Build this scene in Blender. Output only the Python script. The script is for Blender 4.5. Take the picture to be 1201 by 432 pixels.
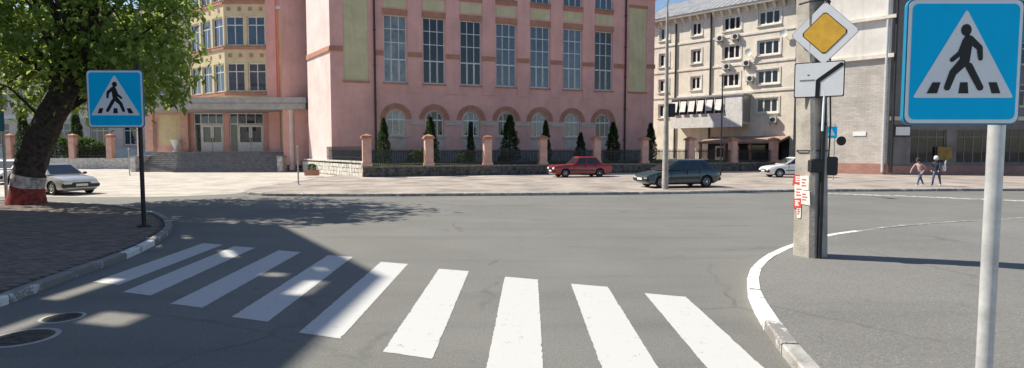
import bpy, bmesh, math, random
from mathutils import Vector, Matrix
random.seed(7)
for o in list(bpy.data.objects): bpy.data.objects.remove(o)
S = bpy.context.scene
COL = S.collection
R = math.radians

# ------------------------------------------------------------------ camera, sky, sun, exposure
F = 665.0; CH = 2.1; PITCH = math.atan(41 / F)
cam = bpy.data.cameras.new('camera'); cam_o = bpy.data.objects.new('camera', cam); COL.objects.link(cam_o)
cam_o.location = (0, 0, CH); cam_o.rotation_euler = (math.pi / 2 - PITCH, 0, 0)
cam.sensor_width = 36; cam.lens = F / 1201 * 36; cam.clip_end = 3000; cam.clip_start = .05
S.camera = cam_o
SUN_EL = R(47); SHD = R(-16)                       # elevation, ground direction in which shadows fall
sd = Vector((math.cos(SHD) * math.cos(SUN_EL), math.sin(SHD) * math.cos(SUN_EL), -math.sin(SUN_EL)))
W = bpy.data.worlds.new('World'); S.world = W; W.use_nodes = True
nt = W.node_tree; bg = nt.nodes['Background']
sky = nt.nodes.new('ShaderNodeTexSky'); sky.sky_type = 'NISHITA'; sky.sun_disc = False
sky.sun_elevation = SUN_EL
sky.sun_rotation = math.atan2(-sd.x, -sd.y)        # measured from +Y towards +X
sky.air_density = 1.0; sky.dust_density = .5; sky.ozone_density = 2.2
nt.links.new(sky.outputs[0], bg.inputs[0]); bg.inputs[1].default_value = .095
sl = bpy.data.lights.new('sun', 'SUN'); sl.energy = 5.0; sl.angle = R(.53); sl.color = (1, .93, .80)
so = bpy.data.objects.new('sun', sl); COL.objects.link(so)
so.rotation_euler = sd.to_track_quat('-Z', 'Y').to_euler(); so.location = (-20, 20, 40)
S.view_settings.view_transform = 'Standard'; S.view_settings.look = 'None'
S.view_settings.exposure = .60; S.view_settings.gamma = 1

# ------------------------------------------------------------------ pixel helpers (photo pixels to rays)
_c, _s = math.cos(PITCH), math.sin(PITCH)
def ray(x, y):
    a = (x - 600.5) / F; b = (216 - y) / F
    return a, _c + b * _s, -_s + b * _c
def G(x, y, z=0.0):
    a, d, e = ray(x, y); t = (z - CH) / e
    return Vector((a * t, d * t, z))
def on(x, y, P, ang):                              # pixel on the vertical plane through P: (distance along, height)
    ux, uy = math.cos(ang), math.sin(ang); a, d, e = ray(x, y)
    det = -a * uy + d * ux
    k = (P[0] * -uy + ux * P[1]) / det
    return (a * P[1] - d * P[0]) / det, CH + e * k

# ------------------------------------------------------------------ materials
M = {}
def mat(name, col, rough=.8, var=.12, scale=3.0, bump=.0, bscale=40.0, col2=None, metal=0.0, ior=1.45, coat=0.0, stain=0.0, co='pos'):
    m = bpy.data.materials.new(name); m.use_nodes = True; t = m.node_tree; N = t.nodes; L = t.links
    b = N['Principled BSDF']; b.inputs['Roughness'].default_value = rough
    b.inputs['Metallic'].default_value = metal; b.inputs['IOR'].default_value = ior
    b.inputs['Coat Weight'].default_value = coat
    if co == 'pos':
        g = N.new('ShaderNodeNewGeometry'); vec = g.outputs['Position']
    else:
        g = N.new('ShaderNodeTexCoord'); vec = g.outputs['Object']
    n = N.new('ShaderNodeTexNoise'); n.inputs['Scale'].default_value = scale; n.inputs['Detail'].default_value = 6
    n.inputs['Roughness'].default_value = .65; L.new(vec, n.inputs['Vector'])
    mx = N.new('ShaderNodeMix'); mx.data_type = 'RGBA'
    c2 = col2 or tuple(c * (1 - 2 * var) for c in col)
    c1 = col if col2 else tuple(min(1, c * (1 + var)) for c in col)
    mx.inputs['A'].default_value = (*c1, 1); mx.inputs['B'].default_value = (*c2, 1)
    r = N.new('ShaderNodeMapRange'); r.inputs['From Min'].default_value = .35; r.inputs['From Max'].default_value = .65
    L.new(n.outputs['Fac'], r.inputs['Value']); L.new(r.outputs[0], mx.inputs['Factor'])
    out = mx.outputs['Result']
    if stain > 0:                                   # streaks of grime running down
        mp = N.new('ShaderNodeMapping'); mp.inputs['Scale'].default_value = (2.2, 2.2, .18); L.new(vec, mp.inputs['Vector'])
        n2 = N.new('ShaderNodeTexNoise'); n2.inputs['Scale'].default_value = 1.1; n2.inputs['Detail'].default_value = 8; L.new(mp.outputs[0], n2.inputs['Vector'])
        r2 = N.new('ShaderNodeMapRange'); r2.inputs['From Min'].default_value = .5; r2.inputs['From Max'].default_value = .75; r2.inputs['To Max'].default_value = stain
        L.new(n2.outputs['Fac'], r2.inputs['Value'])
        m2 = N.new('ShaderNodeMix'); m2.data_type = 'RGBA'; m2.inputs['B'].default_value = (col[0] * .35, col[1] * .35, col[2] * .33, 1)
        L.new(out, m2.inputs['A']); L.new(r2.outputs[0], m2.inputs['Factor']); out = m2.outputs['Result']
    L.new(out, b.inputs['Base Color'])
    if bump > 0:
        nb = N.new('ShaderNodeTexNoise'); nb.inputs['Scale'].default_value = bscale; nb.inputs['Detail'].default_value = 4; L.new(vec, nb.inputs['Vector'])
        bp = N.new('ShaderNodeBump'); bp.inputs['Strength'].default_value = bump; bp.inputs['Distance'].default_value = .02
        L.new(nb.outputs['Fac'], bp.inputs['Height']); L.new(bp.outputs[0], b.inputs['Normal'])
    M[name] = m; return m

def asphalt(name, base, light, crack=.35):
    m = bpy.data.materials.new(name); m.use_nodes = True; t = m.node_tree; N = t.nodes; L = t.links
    b = N['Principled BSDF']; b.inputs['Roughness'].default_value = .88
    g = N.new('ShaderNodeNewGeometry'); P = g.outputs['Position']
    def noise(sc, det=5, vec=P):
        n = N.new('ShaderNodeTexNoise'); n.inputs['Scale'].default_value = sc; n.inputs['Detail'].default_value = det; n.inputs['Roughness'].default_value = .6
        L.new(vec, n.inputs['Vector']); return n.outputs['Fac']
    def rng(v, a, c, lo=0, hi=1):
        r = N.new('ShaderNodeMapRange'); r.inputs['From Min'].default_value = a; r.inputs['From Max'].default_value = c
        r.inputs['To Min'].default_value = lo; r.inputs['To Max'].default_value = hi; L.new(v, r.inputs['Value']); return r.outputs[0]
    def mix(a, bb, f):
        x = N.new('ShaderNodeMix'); x.data_type = 'RGBA'
        if isinstance(a, tuple): x.inputs['A'].default_value = (*a, 1)
        else: L.new(a, x.inputs['A'])
        if isinstance(bb, tuple): x.inputs['B'].default_value = (*bb, 1)
        else: L.new(bb, x.inputs['B'])
        L.new(f, x.inputs['Factor']); return x.outputs['Result']
    c = mix(base, light, rng(noise(.28, 6), .35, .65))
    mp = N.new('ShaderNodeMapping'); mp.inputs['Scale'].default_value = (.12, 1.3, 1); L.new(P, mp.inputs['Vector'])
    c = mix(c, tuple(x * .72 for x in base), rng(noise(.9, 6, mp.outputs[0]), .52, .78, 0, .7))     # worn lanes, drips
    c = mix(c, tuple(x * .5 for x in base), rng(noise(1.7, 3), .66, .74, 0, .45))                    # oil spots
    c = mix(c, tuple(x * 1.7 for x in light), rng(noise(55, 3), .54, .70, 0, .75))                   # pale aggregate
    c = mix(c, tuple(x * .45 for x in base), rng(noise(38, 3), .56, .70, 0, .75))
    vo = N.new('ShaderNodeTexVoronoi'); vo.feature = 'DISTANCE_TO_EDGE'; vo.inputs['Scale'].default_value = .33
    wob = N.new('ShaderNodeMix'); wob.data_type = 'RGBA'; wob.inputs['Factor'].default_value = .3
    nz = N.new('ShaderNodeTexNoise'); nz.inputs['Scale'].default_value = 2.2; nz.inputs['Detail'].default_value = 9; L.new(P, nz.inputs['Vector'])
    L.new(P, wob.inputs['A']); L.new(nz.outputs['Color'], wob.inputs['B']); L.new(wob.outputs['Result'], vo.inputs['Vector'])
    ck = rng(vo.outputs['Distance'], .004, .012, crack, 0)
    mk = N.new('ShaderNodeMath'); mk.operation = 'MULTIPLY'; L.new(ck, mk.inputs[0]); L.new(rng(noise(.45, 3), .48, .6), mk.inputs[1])
    c = mix(c, tuple(x * .35 for x in base), mk.outputs[0])
    L.new(c, b.inputs['Base Color'])
    bp = N.new('ShaderNodeBump'); bp.inputs['Strength'].default_value = .5; bp.inputs['Distance'].default_value = .006
    L.new(noise(95, 3), bp.inputs['Height']); L.new(bp.outputs[0], b.inputs['Normal'])
    M[name] = m
asphalt('asphalt', (.139, .137, .127), (.172, .170, .158))
asphalt('walk_asphalt', (.148, .145, .136), (.184, .180, .170), .3)
mat('earth', (.20, .18, .14), .95, .2, .3, .3, 8)
mat('concrete_ground', (.46, .42, .37), .9, .14, .6, .35, 40, stain=0)
mat('plaza', (.34, .295, .26), .9, .20, .5, .35, 30)
mat('kerb_stone', (.36, .35, .33), .85, .2, 4, .5, 30)
mat('joint', (.085, .075, .068), .95, .2, 4, .3, 30)
mat('pink', (.76, .42, .37), .85, .07, .6, .2, 25, stain=.16)
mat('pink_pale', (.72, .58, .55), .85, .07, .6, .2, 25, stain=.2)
mat('terracotta', (.46, .22, .15), .8, .1, 2, .2, 30)
mat('cream', (.62, .55, .34), .85, .07, .8, .15, 30, stain=.2)
mat('cream_wing', (.66, .55, .34), .85, .07, .8, .15, 30, stain=.15)
mat('impost', (.56, .50, .44), .85, .1, 2, .2, 30)
mat('frame_white', (.74, .74, .72), .5, .08, 4)
mat('brown_pipe', (.07, .030, .026), .5, .15, 3)
mat('grey_metal', (.42, .43, .43), .45, .12, 6, metal=.55)
mat('dark_metal', (.022, .022, .024), .5, .2, 6)
mat('rubble', (.15, .135, .12), .95, .3, 3.2, .8, 9)
mat('white_stone', (.62, .59, .54), .9, .2, 4, .7, 9)
mat('coping', (.26, .24, .20), .9, .2, 3, .5, 20)
mat('pillar_pink', (.62, .38, .31), .85, .1, 2, .25, 25)
mat('grass', (.075, .105, .028), .95, .3, 3, .8, 30)
mat('beige', (.76, .69, .59), .88, .07, .7, .25, 22, stain=.25)
mat('beige_trim', (.74, .68, .60), .85, .08, 2, .2, 25, stain=.2)
mat('stucco_white', (.70, .665, .62), .88, .06, .8, .2, 25, stain=.22)
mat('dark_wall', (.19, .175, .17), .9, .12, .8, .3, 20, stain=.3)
mat('roof_metal', (.40, .40, .40), .5, .15, 1, metal=.3)
mat('ac_white', (.60, .60, .58), .5, .08, 4)
mat('concrete_pole', (.40, .37, .33), .9, .14, 3, .4, 35, stain=.3)
mat('galv', (.60, .61, .62), .38, .1, 8, metal=.35)
mat('step_stone', (.24, .235, .235), .8, .2, 3, .3, 30)
mat('slab_grey', (.42, .40, .38), .85, .1, 2, .3, 30)
mat('rubber', (.018, .018, .018), .8, .2, 20, co='obj')
mat('rim', (.55, .56, .57), .3, .05, 10, metal=.7, co='obj')
mat('black_trim', (.02, .02, .022), .45, .1, 10, co='obj')
mat('lamp_glass', (.78, .80, .82), .12, .03, 10, co='obj', ior=1.5)
mat('lamp_red', (.35, .02, .02), .2, .05, 10, co='obj')
mat('lamp_amber', (.6, .22, .03), .2, .05, 10, co='obj')
mat('plate', (.75, .75, .73), .5, .04, 10, co='obj')
mat('paint_silver', (.50, .51, .50), .28, .04, 3, co='obj', metal=.45, coat=.8)
mat('paint_red', (.30, .022, .024), .3, .06, 3, co='obj', coat=.8)
mat('paint_teal', (.022, .048, .062), .25, .06, 3, co='obj', coat=1)
mat('paint_white', (.72, .72, .72), .3, .04, 3, co='obj', coat=.8)
mat('paint_blue', (.05, .10, .22), .3, .06, 3, co='obj', coat=.8)
mat('sign_blue', (.001, .56, .97), .6, .02, 6, co='obj')
M['sign_blue'].node_tree.nodes['Principled BSDF'].inputs['Specular IOR Level'].default_value = .12
mat('sign_edge', (.010, .20, .36), .42, .03, 6, co='obj')
mat('sign_white', (.87, .88, .89), .42, .02, 6, co='obj')
mat('sign_black', (.010, .010, .011), .5, .1, 6, co='obj')
mat('sign_yellow', (.85, .48, .06), .45, .08, 6, co='obj')
mat('sign_back', (.30, .31, .32), .5, .1, 6, co='obj', metal=.4)
mat('paper', (.72, .70, .66), .9, .1, 12)
mat('paper_red', (.52, .07, .06), .9, .15, 12)
mat('bark', (.070, .052, .040), .95, .35, 7, 1.0, 22)
mat('limewash', (.50, .44, .41), .95, .3, 6, .6, 22)
mat('red_paint', (.30, .05, .04), .85, .3, 8, .3, 30)
mat('skin', (.50, .30, .22), .6, .05, 10, co='obj')
mat('cloth_pink', (.46, .30, .29), .9, .1, 10, co='obj')
mat('cloth_navy', (.03, .035, .06), .9, .1, 10, co='obj')
mat('cloth_jeans', (.06, .09, .17), .9, .15, 14, co='obj')
mat('cloth_white', (.7, .7, .68), .9, .06, 10, co='obj')
mat('hair_dark', (.03, .02, .015), .7, .2, 20, co='obj')
mat('shoe', (.35, .34, .33), .7, .1, 10, co='obj')
mat('iron', (.10, .085, .075), .75, .3, 12, .4, 50)
mat('awning', (.70, .68, .66), .8, .08, 3)
mat('brown_roof', (.36, .24, .19), .8, .15, 2, .2, 20)
mat('notice', (.78, .78, .76), .6, .03, 5)
mat('door_grey', (.50, .49, .47), .6, .1, 4)
mat('ochre', (.26, .17, .05), .8, .15, 3)

def glass(name, col, ior=1.9, rough=.03):
    m = mat(name, col, rough, .35, .9, ior=ior, bump=.05, bscale=1.3); return m
glass('glass', (.020, .040, .075), 1.9)
glass('glass_house', (.018, .020, .025), 1.5)
glass('car_glass', (.015, .018, .022), 1.8)
glass('glass_pale_reflect', (.16, .17, .16), 1.9)  # pale sky reflection put into the pane colour
glass('glass_dark', (.012, .016, .020), 1.6)
glass('glass_sky_reflect', (.05, .075, .11), 1.9)  # bluish sky reflection put into the pane colour

def worn(name, col, under, amount, scale=5.0):      # paint that has worn off in patches
    m = bpy.data.materials.new(name); m.use_nodes = True; t = m.node_tree; N = t.nodes; L = t.links
    b = N['Principled BSDF']; b.inputs['Roughness'].default_value = .75
    g = N.new('ShaderNodeNewGeometry')
    n = N.new('ShaderNodeTexNoise'); n.inputs['Scale'].default_value = scale; n.inputs['Detail'].default_value = 9; n.inputs['Roughness'].default_value = .72
    n2 = N.new('ShaderNodeTexNoise'); n2.inputs['Scale'].default_value = 45; n2.inputs['Detail'].default_value = 3
    L.new(g.outputs['Position'], n.inputs['Vector']); L.new(g.outputs['Position'], n2.inputs['Vector'])
    ad = N.new('ShaderNodeMath'); ad.operation = 'MULTIPLY_ADD'; L.new(n2.outputs['Fac'], ad.inputs[0]); ad.inputs[1].default_value = .35; L.new(n.outputs['Fac'], ad.inputs[2])
    r = N.new('ShaderNodeMapRange'); r.inputs['From Min'].default_value = .86 - amount; r.inputs['From Max'].default_value = .92 - amount
    L.new(ad.outputs[0], r.inputs['Value'])
    x = N.new('ShaderNodeMix'); x.data_type = 'RGBA'; x.inputs['A'].default_value = (*col, 1); x.inputs['B'].default_value = (*under, 1)
    L.new(r.outputs[0], x.inputs['Factor']); L.new(x.outputs['Result'], b.inputs['Base Color'])
    bp = N.new('ShaderNodeBump'); bp.inputs['Strength'].default_value = .3; bp.inputs['Distance'].default_value = .006
    L.new(n2.outputs['Fac'], bp.inputs['Height']); L.new(bp.outputs[0], b.inputs['Normal'])
    M[name] = m
worn('road_paint', (.49, .49, .48), (.27, .265, .255), .07, 7)
worn('road_paint_old', (.55, .54, .52), (.19, .185, .175), .22, 3)
worn('kerb_white', (.74, .73, .70), (.34, .33, .31), .14, 4)
worn('kerb_patchy', (.60, .59, .57), (.22, .21, .20), .30, 3)

def leaf_mat(name, dark, light):
    m = bpy.data.materials.new(name); m.use_nodes = True; t = m.node_tree; N = t.nodes; L = t.links
    b = N['Principled BSDF']; b.inputs['Roughness'].default_value = .55
    g = N.new('ShaderNodeNewGeometry')
    x = N.new('ShaderNodeMix'); x.data_type = 'RGBA'; x.inputs['A'].default_value = (*dark, 1); x.inputs['B'].default_value = (*light, 1)
    L.new(g.outputs['Random Per Island'], x.inputs['Factor']); L.new(x.outputs['Result'], b.inputs['Base Color'])
    tr = N.new('ShaderNodeBsdfTranslucent'); L.new(x.outputs['Result'], tr.inputs['Color'])
    ms = N.new('ShaderNodeMixShader'); ms.inputs[0].default_value = .6
    L.new(b.outputs[0], ms.inputs[1]); L.new(tr.outputs[0], ms.inputs[2]); L.new(ms.outputs[0], N['Material Output'].inputs['Surface'])
    M[name] = m
leaf_mat('leaf', (.13, .22, .035), (.38, .47, .11))
leaf_mat('thuja', (.018, .040, .014), (.060, .105, .030))
leaf_mat('shrub', (.030, .065, .015), (.10, .16, .035))

def masonry(name, c1, c2, mortar, bw, bh, ms=.02):     # bricks too small to tell apart: pattern in a material
    m = bpy.data.materials.new(name); m.use_nodes = True; t = m.node_tree; N = t.nodes; L = t.links
    b = N['Principled BSDF']; b.inputs['Roughness'].default_value = .9
    tc = N.new('ShaderNodeTexCoord'); sx = N.new('ShaderNodeSeparateXYZ'); cb = N.new('ShaderNodeCombineXYZ')
    L.new(tc.outputs['Object'], sx.inputs[0]); L.new(sx.outputs[0], cb.inputs[0]); L.new(sx.outputs[2], cb.inputs[1])
    k = N.new('ShaderNodeTexBrick'); k.inputs['Scale'].default_value = 1; k.inputs['Brick Width'].default_value = bw; k.inputs['Row Height'].default_value = bh
    k.inputs['Mortar Size'].default_value = ms; k.inputs['Color1'].default_value = (*c1, 1); k.inputs['Color2'].default_value = (*c2, 1); k.inputs['Mortar'].default_value = (*mortar, 1)
    L.new(cb.outputs[0], k.inputs['Vector'])
    n = N.new('ShaderNodeTexNoise'); n.inputs['Scale'].default_value = .8; n.inputs['Detail'].default_value = 7; L.new(tc.outputs['Object'], n.inputs['Vector'])
    r = N.new('ShaderNodeMapRange'); r.inputs['From Min'].default_value = .3; r.inputs['From Max'].default_value = .7; r.inputs['To Min'].default_value = .78; r.inputs['To Max'].default_value = 1.1
    L.new(n.outputs['Fac'], r.inputs['Value'])
    x = N.new('ShaderNodeMix'); x.data_type = 'RGBA'; x.blend_type = 'MULTIPLY'; x.inputs['Factor'].default_value = 1
    L.new(k.outputs['Color'], x.inputs['A']); L.new(r.outputs[0], x.inputs['B']); L.new(x.outputs['Result'], b.inputs['Base Color'])
    bp = N.new('ShaderNodeBump'); bp.inputs['Strength'].default_value = .6; bp.inputs['Distance'].default_value = .01; bp.invert = True
    L.new(k.outputs['Fac'], bp.inputs['Height']); L.new(bp.outputs[0], b.inputs['Normal'])
    M[name] = m
masonry('grey_brick', (.46, .42, .38), (.56, .51, .46), (.40, .37, .34), .52, .16, .012)
masonry('plinth_brick', (.36, .16, .12), (.42, .20, .15), (.35, .28, .25), .26, .085, .01)
def paver_mat():
    m = bpy.data.materials.new('paver'); m.use_nodes = True; t = m.node_tree; N = t.nodes; L = t.links
    b = N['Principled BSDF']; b.inputs['Roughness'].default_value = .9
    g = N.new('ShaderNodeNewGeometry'); cr = N.new('ShaderNodeMix'); cr.data_type = 'RGBA'
    cr.inputs['A'].default_value = (.13, .105, .092, 1); cr.inputs['B'].default_value = (.235, .185, .16, 1)
    L.new(g.outputs['Random Per Island'], cr.inputs['Factor']); L.new(cr.outputs['Result'], b.inputs['Base Color'])
    M['paver'] = m
paver_mat()

# ------------------------------------------------------------------ mesh builder
class MB:
    def __init__(s): s.v = []; s.f = []; s.m = []
    def face(s, pts, mi=0):
        k = len(s.v); s.v += [tuple(p) for p in pts]; s.f.append(tuple(range(k, k + len(pts)))); s.m.append(mi); return s
    def box(s, c, d, rz=0, mi=0, rx=0, ry=0):
        k = len(s.v); mt = Matrix.Rotation(rz, 3, 'Z') @ Matrix.Rotation(ry, 3, 'Y') @ Matrix.Rotation(rx, 3, 'X')
        for z in (-1, 1):
            for x, y in ((-1, -1), (1, -1), (1, 1), (-1, 1)):
                p = mt @ Vector((x * d[0] / 2, y * d[1] / 2, z * d[2] / 2)); s.v.append((c[0] + p.x, c[1] + p.y, c[2] + p.z))
        for q in ((3, 2, 1, 0), (4, 5, 6, 7), (0, 1, 5, 4), (1, 2, 6, 5), (2, 3, 7, 6), (3, 0, 4, 7)):
            s.f.append(tuple(k + i for i in q)); s.m.append(mi)
        return s
    def b2(s, x0, x1, y0, y1, z0, z1, mi=0):
        return s.box(((x0 + x1) / 2, (y0 + y1) / 2, (z0 + z1) / 2), (abs(x1 - x0), abs(y1 - y0), abs(z1 - z0)), mi=mi)
    def prism(s, poly, axis, a, b, mi=0):           # polygon extruded along an axis from a to b
        def P(u, v, w):
            return {'z': (u, v, w), 'y': (u, w, v), 'x': (w, u, v)}[axis]
        k = len(s.v); n = len(poly)
        s.v += [P(u, v, a) for u, v in poly] + [P(u, v, b) for u, v in poly]
        s.f.append(tuple(range(k + n - 1, k - 1, -1))); s.f.append(tuple(range(k + n, k + 2 * n))); s.m += [mi, mi]
        for i in range(n):
            j = (i + 1) % n; s.f.append((k + i, k + j, k + n + j, k + n + i)); s.m.append(mi)
        return s
    def tube(s, pts, rad, n=8, mi=0, cap=True):
        pts = [Vector(p) for p in pts]; rad = rad if hasattr(rad, '__len__') else [rad] * len(pts)
        k = len(s.v); prev = None
        for i, p in enumerate(pts):
            d = (pts[min(i + 1, len(pts) - 1)] - pts[max(i - 1, 0)]).normalized()
            if prev is None:
                a = d.cross(Vector((0, 0, 1)));
                if a.length < .05: a = d.cross(Vector((1, 0, 0)))
            else: a = prev - d * prev.dot(d)
            a.normalize(); prev = a; b = d.cross(a)
            for q in range(n):
                t = 2 * math.pi * q / n; s.v.append(tuple(p + (a * math.cos(t) + b * math.sin(t)) * rad[i]))
        for i in range(len(pts) - 1):
            for q in range(n):
                r = (q + 1) % n; s.f.append((k + i * n + q, k + i * n + r, k + (i + 1) * n + r, k + (i + 1) * n + q)); s.m.append(mi)
        if cap:
            s.f.append(tuple(k + q for q in range(n - 1, -1, -1))); s.m.append(mi)
            e = k + (len(pts) - 1) * n; s.f.append(tuple(e + q for q in range(n))); s.m.append(mi)
        return s
    def lathe(s, prof, n=16, c=(0, 0, 0), axis='z', mi=0):
        k = len(s.v)
        for r, h in prof:
            for q in range(n):
                t = 2 * math.pi * q / n; x, y = r * math.cos(t), r * math.sin(t)
                p = (x, y, h) if axis == 'z' else (x, h, y)
                s.v.append((c[0] + p[0], c[1] + p[1], c[2] + p[2]))
        for i in range(len(prof) - 1):
            for q in range(n):
                r_ = (q + 1) % n; s.f.append((k + i * n + q, k + i * n + r_, k + (i + 1) * n + r_, k + (i + 1) * n + q)); s.m.append(mi)
        s.f.append(tuple(k + q for q in range(n - 1, -1, -1))); s.m.append(mi)
        e = k + (len(prof) - 1) * n; s.f.append(tuple(e + q for q in range(n))); s.m.append(mi)
        return s
    def mesh(s, name, mats, smooth=0, bevel=0):
        me = bpy.data.meshes.new(name); me.from_pydata(s.v, [], s.f)
        mats = mats if isinstance(mats, (list, tuple)) else [mats]
        for x in mats: me.materials.append(M[x])
        if len(mats) > 1: me.polygons.foreach_set('material_index', s.m)
        bm = bmesh.new(); bm.from_mesh(me)
        if bevel:
            bmesh.ops.remove_doubles(bm, verts=bm.verts, dist=1e-5)
            es = [e for e in bm.edges if len(e.link_faces) == 2 and e.calc_face_angle(0) > R(25)]
            bmesh.ops.bevel(bm, geom=es, offset=bevel, segments=2, affect='EDGES', clamp_overlap=True)
        bmesh.ops.recalc_face_normals(bm, faces=bm.faces)
        bm.to_mesh(me); bm.free()
        if smooth:
            for p in me.polygons: p.use_smooth = True
            me.set_sharp_from_angle(angle=R(smooth))
        me.update(); return me
    def build(s, name, mats, parent=None, loc=(0, 0, 0), rz=0, smooth=0, bevel=0):
        return link(name, s.mesh(name, mats, smooth, bevel), parent, loc, rz)

def link(name, me, parent=None, loc=(0, 0, 0), rz=0):
    o = bpy.data.objects.new(name, me); COL.objects.link(o)
    o.parent = parent; o.location = loc; o.rotation_euler = (0, 0, rz); return o
def tag(o, label=None, cat=None, group=None, kind=None):
    if label: o['label'] = label
    if cat: o['category'] = cat
    if group: o['group'] = group
    if kind: o['kind'] = kind
    return o
def thing(name, label, cat, loc=(0, 0, 0), rz=0, group=None):
    o = bpy.data.objects.new(name, None); COL.objects.link(o); o.location = loc; o.rotation_euler = (0, 0, rz)
    o.empty_display_size = .3
    return tag(o, label, cat, group)
def copy_tree(o, parent=None):
    c = o.copy(); COL.objects.link(c); c.parent = parent
    for ch in list(o.children): copy_tree(ch, c)
    return c
class Frame:                                        # facade frame: x along the wall, y into the building, z up
    def __init__(s, root, org, ang): s.root = root; s.o = Vector((org[0], org[1], 0)); s.a = ang
    def w(s, x, y, z): return s.o + Matrix.Rotation(s.a, 3, 'Z') @ Vector((x, y, z))
    def add(s, mb, name, mats, parent=None, **k):
        if parent is not None: return mb.build(name, mats, parent, **k)
        return mb.build(name, mats, s.root, s.o - s.root.location, s.a, **k)
    def put(s, name, me, x, y, z):
        return link(name, me, s.root, s.w(x, y, z) - s.root.location, s.a)
    def px(s, x, y): return on(x, y, s.o, s.a)

def wall(mb, x0, x1, z0, z1, holes, y=0.0, depth=.28, mi=0):
    xs = sorted({x0, x1, *[h[0] for h in holes], *[h[1] for h in holes]}); xs = [x for x in xs if x0 <= x <= x1]
    zs = sorted({z0, z1, *[h[2] for h in holes], *[h[3] for h in holes]}); zs = [z for z in zs if z0 <= z <= z1]
    for i in range(len(xs) - 1):
        for j in range(len(zs) - 1):
            cx, cz = (xs[i] + xs[i + 1]) / 2, (zs[j] + zs[j + 1]) / 2
            if any(h[0] < cx < h[1] and h[2] < cz < h[3] for h in holes): continue
            mb.face([(xs[i], y, zs[j]), (xs[i + 1], y, zs[j]), (xs[i + 1], y, zs[j + 1]), (xs[i], y, zs[j + 1])], mi)
    for a, b, c, d in holes:
        e = y + depth
        mb.face([(a, y, c), (a, y, d), (a, e, d), (a, e, c)], mi); mb.face([(b, y, c), (b, e, c), (b, e, d), (b, y, d)], mi)
        mb.face([(a, y, c), (a, e, c), (b, e, c), (b, y, c)], mi); mb.face([(a, y, d), (b, y, d), (b, e, d), (a, e, d)], mi)
    return mb

_wc = {}
def window(fr, x, z0, w, h, cols, rows, y=.2, heavy=0, gl='glass', fmat='frame_white', bar=.06, sill='impost', sillw=.12):
    """frame with glazing bars > glass, sill.  rows: list of fractions for the bars across"""
    key = (round(w, 2), round(h, 2), cols, tuple(rows), heavy, gl, fmat, bar)
    if key not in _wc:
        m = MB(); b = bar
        for sx in (-1, 1): m.b2(sx * w / 2 - (b * 1.3 if sx > 0 else 0), sx * w / 2 + (b * 1.3 if sx < 0 else 0), 0, .08, 0, h)
        m.b2(-w / 2, w / 2, .002, .078, 0, b * 1.3); m.b2(-w / 2, w / 2, .002, .078, h - b * 1.3, h)
        for i in range(1, cols): c = -w / 2 + w * i / cols; m.b2(c - b / 2, c + b / 2, .012, .07, 0, h)
        for r in rows: m.b2(-w / 2, w / 2, .016, .066, h * r - b / 2, h * r + b / 2)
        if heavy:                                    # opening casements in the lower part with thick white frames
            cw = w / cols
            for i in range(cols):
                cx = -w / 2 + cw * (i + .5); t = heavy
                for q in (-1, 1): m.b2(cx + q * cw * .46 - t / 2, cx + q * cw * .46 + t / 2, -.012, .05, .05, h * rows[0])
                m.b2(cx - cw * .46, cx + cw * .46, -.01, .048, .05, .05 + t); m.b2(cx - cw * .46, cx + cw * .46, -.01, .048, h * rows[0] - t, h * rows[0])
        g = MB().b2(-w / 2 + .01, w / 2 - .01, .035, .05, .01, h - .01)
        _wc[key] = (m.mesh('window', fmat), g.mesh('glass', gl))
    a, g = _wc[key]
    o = fr.put('window', a, x, y, z0)
    link('glass', g, o)
    if sill:
        k2 = ('sill', round(w, 2), sill, sillw, round(y, 2))
        if k2 not in _wc: _wc[k2] = MB().b2(-w / 2 - .1, w / 2 + .1, -y - sillw, .0, -.1, -.002).mesh('sill', sill)
        link('sill', _wc[k2], o)
    return o

def catmull(pts, step):
    P = [Vector(p) for p in pts]; P = [P[0] * 2 - P[1]] + P + [P[-1] * 2 - P[-2]]; out = []
    for i in range(1, len(P) - 2):
        for k in range(24):
            t = k / 24; a, b, c, d = P[i - 1:i + 3]
            out.append(.5 * ((2 * b) + (c - a) * t + (2 * a - 5 * b + 4 * c - d) * t * t + (3 * b - a - 3 * c + d) * t ** 3))
    out.append(P[-2]); res = [out[0]]; acc = 0
    for i in range(1, len(out)):
        seg = (out[i] - out[i - 1]).length; pos = 0
        while acc + seg - pos >= step:
            pos += step - acc; res.append(out[i - 1].lerp(out[i], pos / seg)); acc = 0
        acc += seg - pos
    return res
def offset(poly, d):
    out = []
    for i, p in enumerate(poly):
        t = (poly[min(i + 1, len(poly) - 1)] - poly[max(i - 1, 0)]).normalized(); out.append(p + Vector((-t.y, t.x)) * d)
    return out
PZ = .12                                             # pavement level above the road

# ================================================================== THE GROUND
m = MB(); m.face([(-900, -300, -.02), (900, -300, -.02), (900, 1500, -.02), (-900, 1500, -.02)])
tag(m.build('ground', 'earth'), kind='structure')
m = MB(); m.face([(-90, -40, 0), (90, -40, 0), (90, 34, 0), (-90, 34, 0)])
tag(m.build('road', 'asphalt'), kind='structure')

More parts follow.
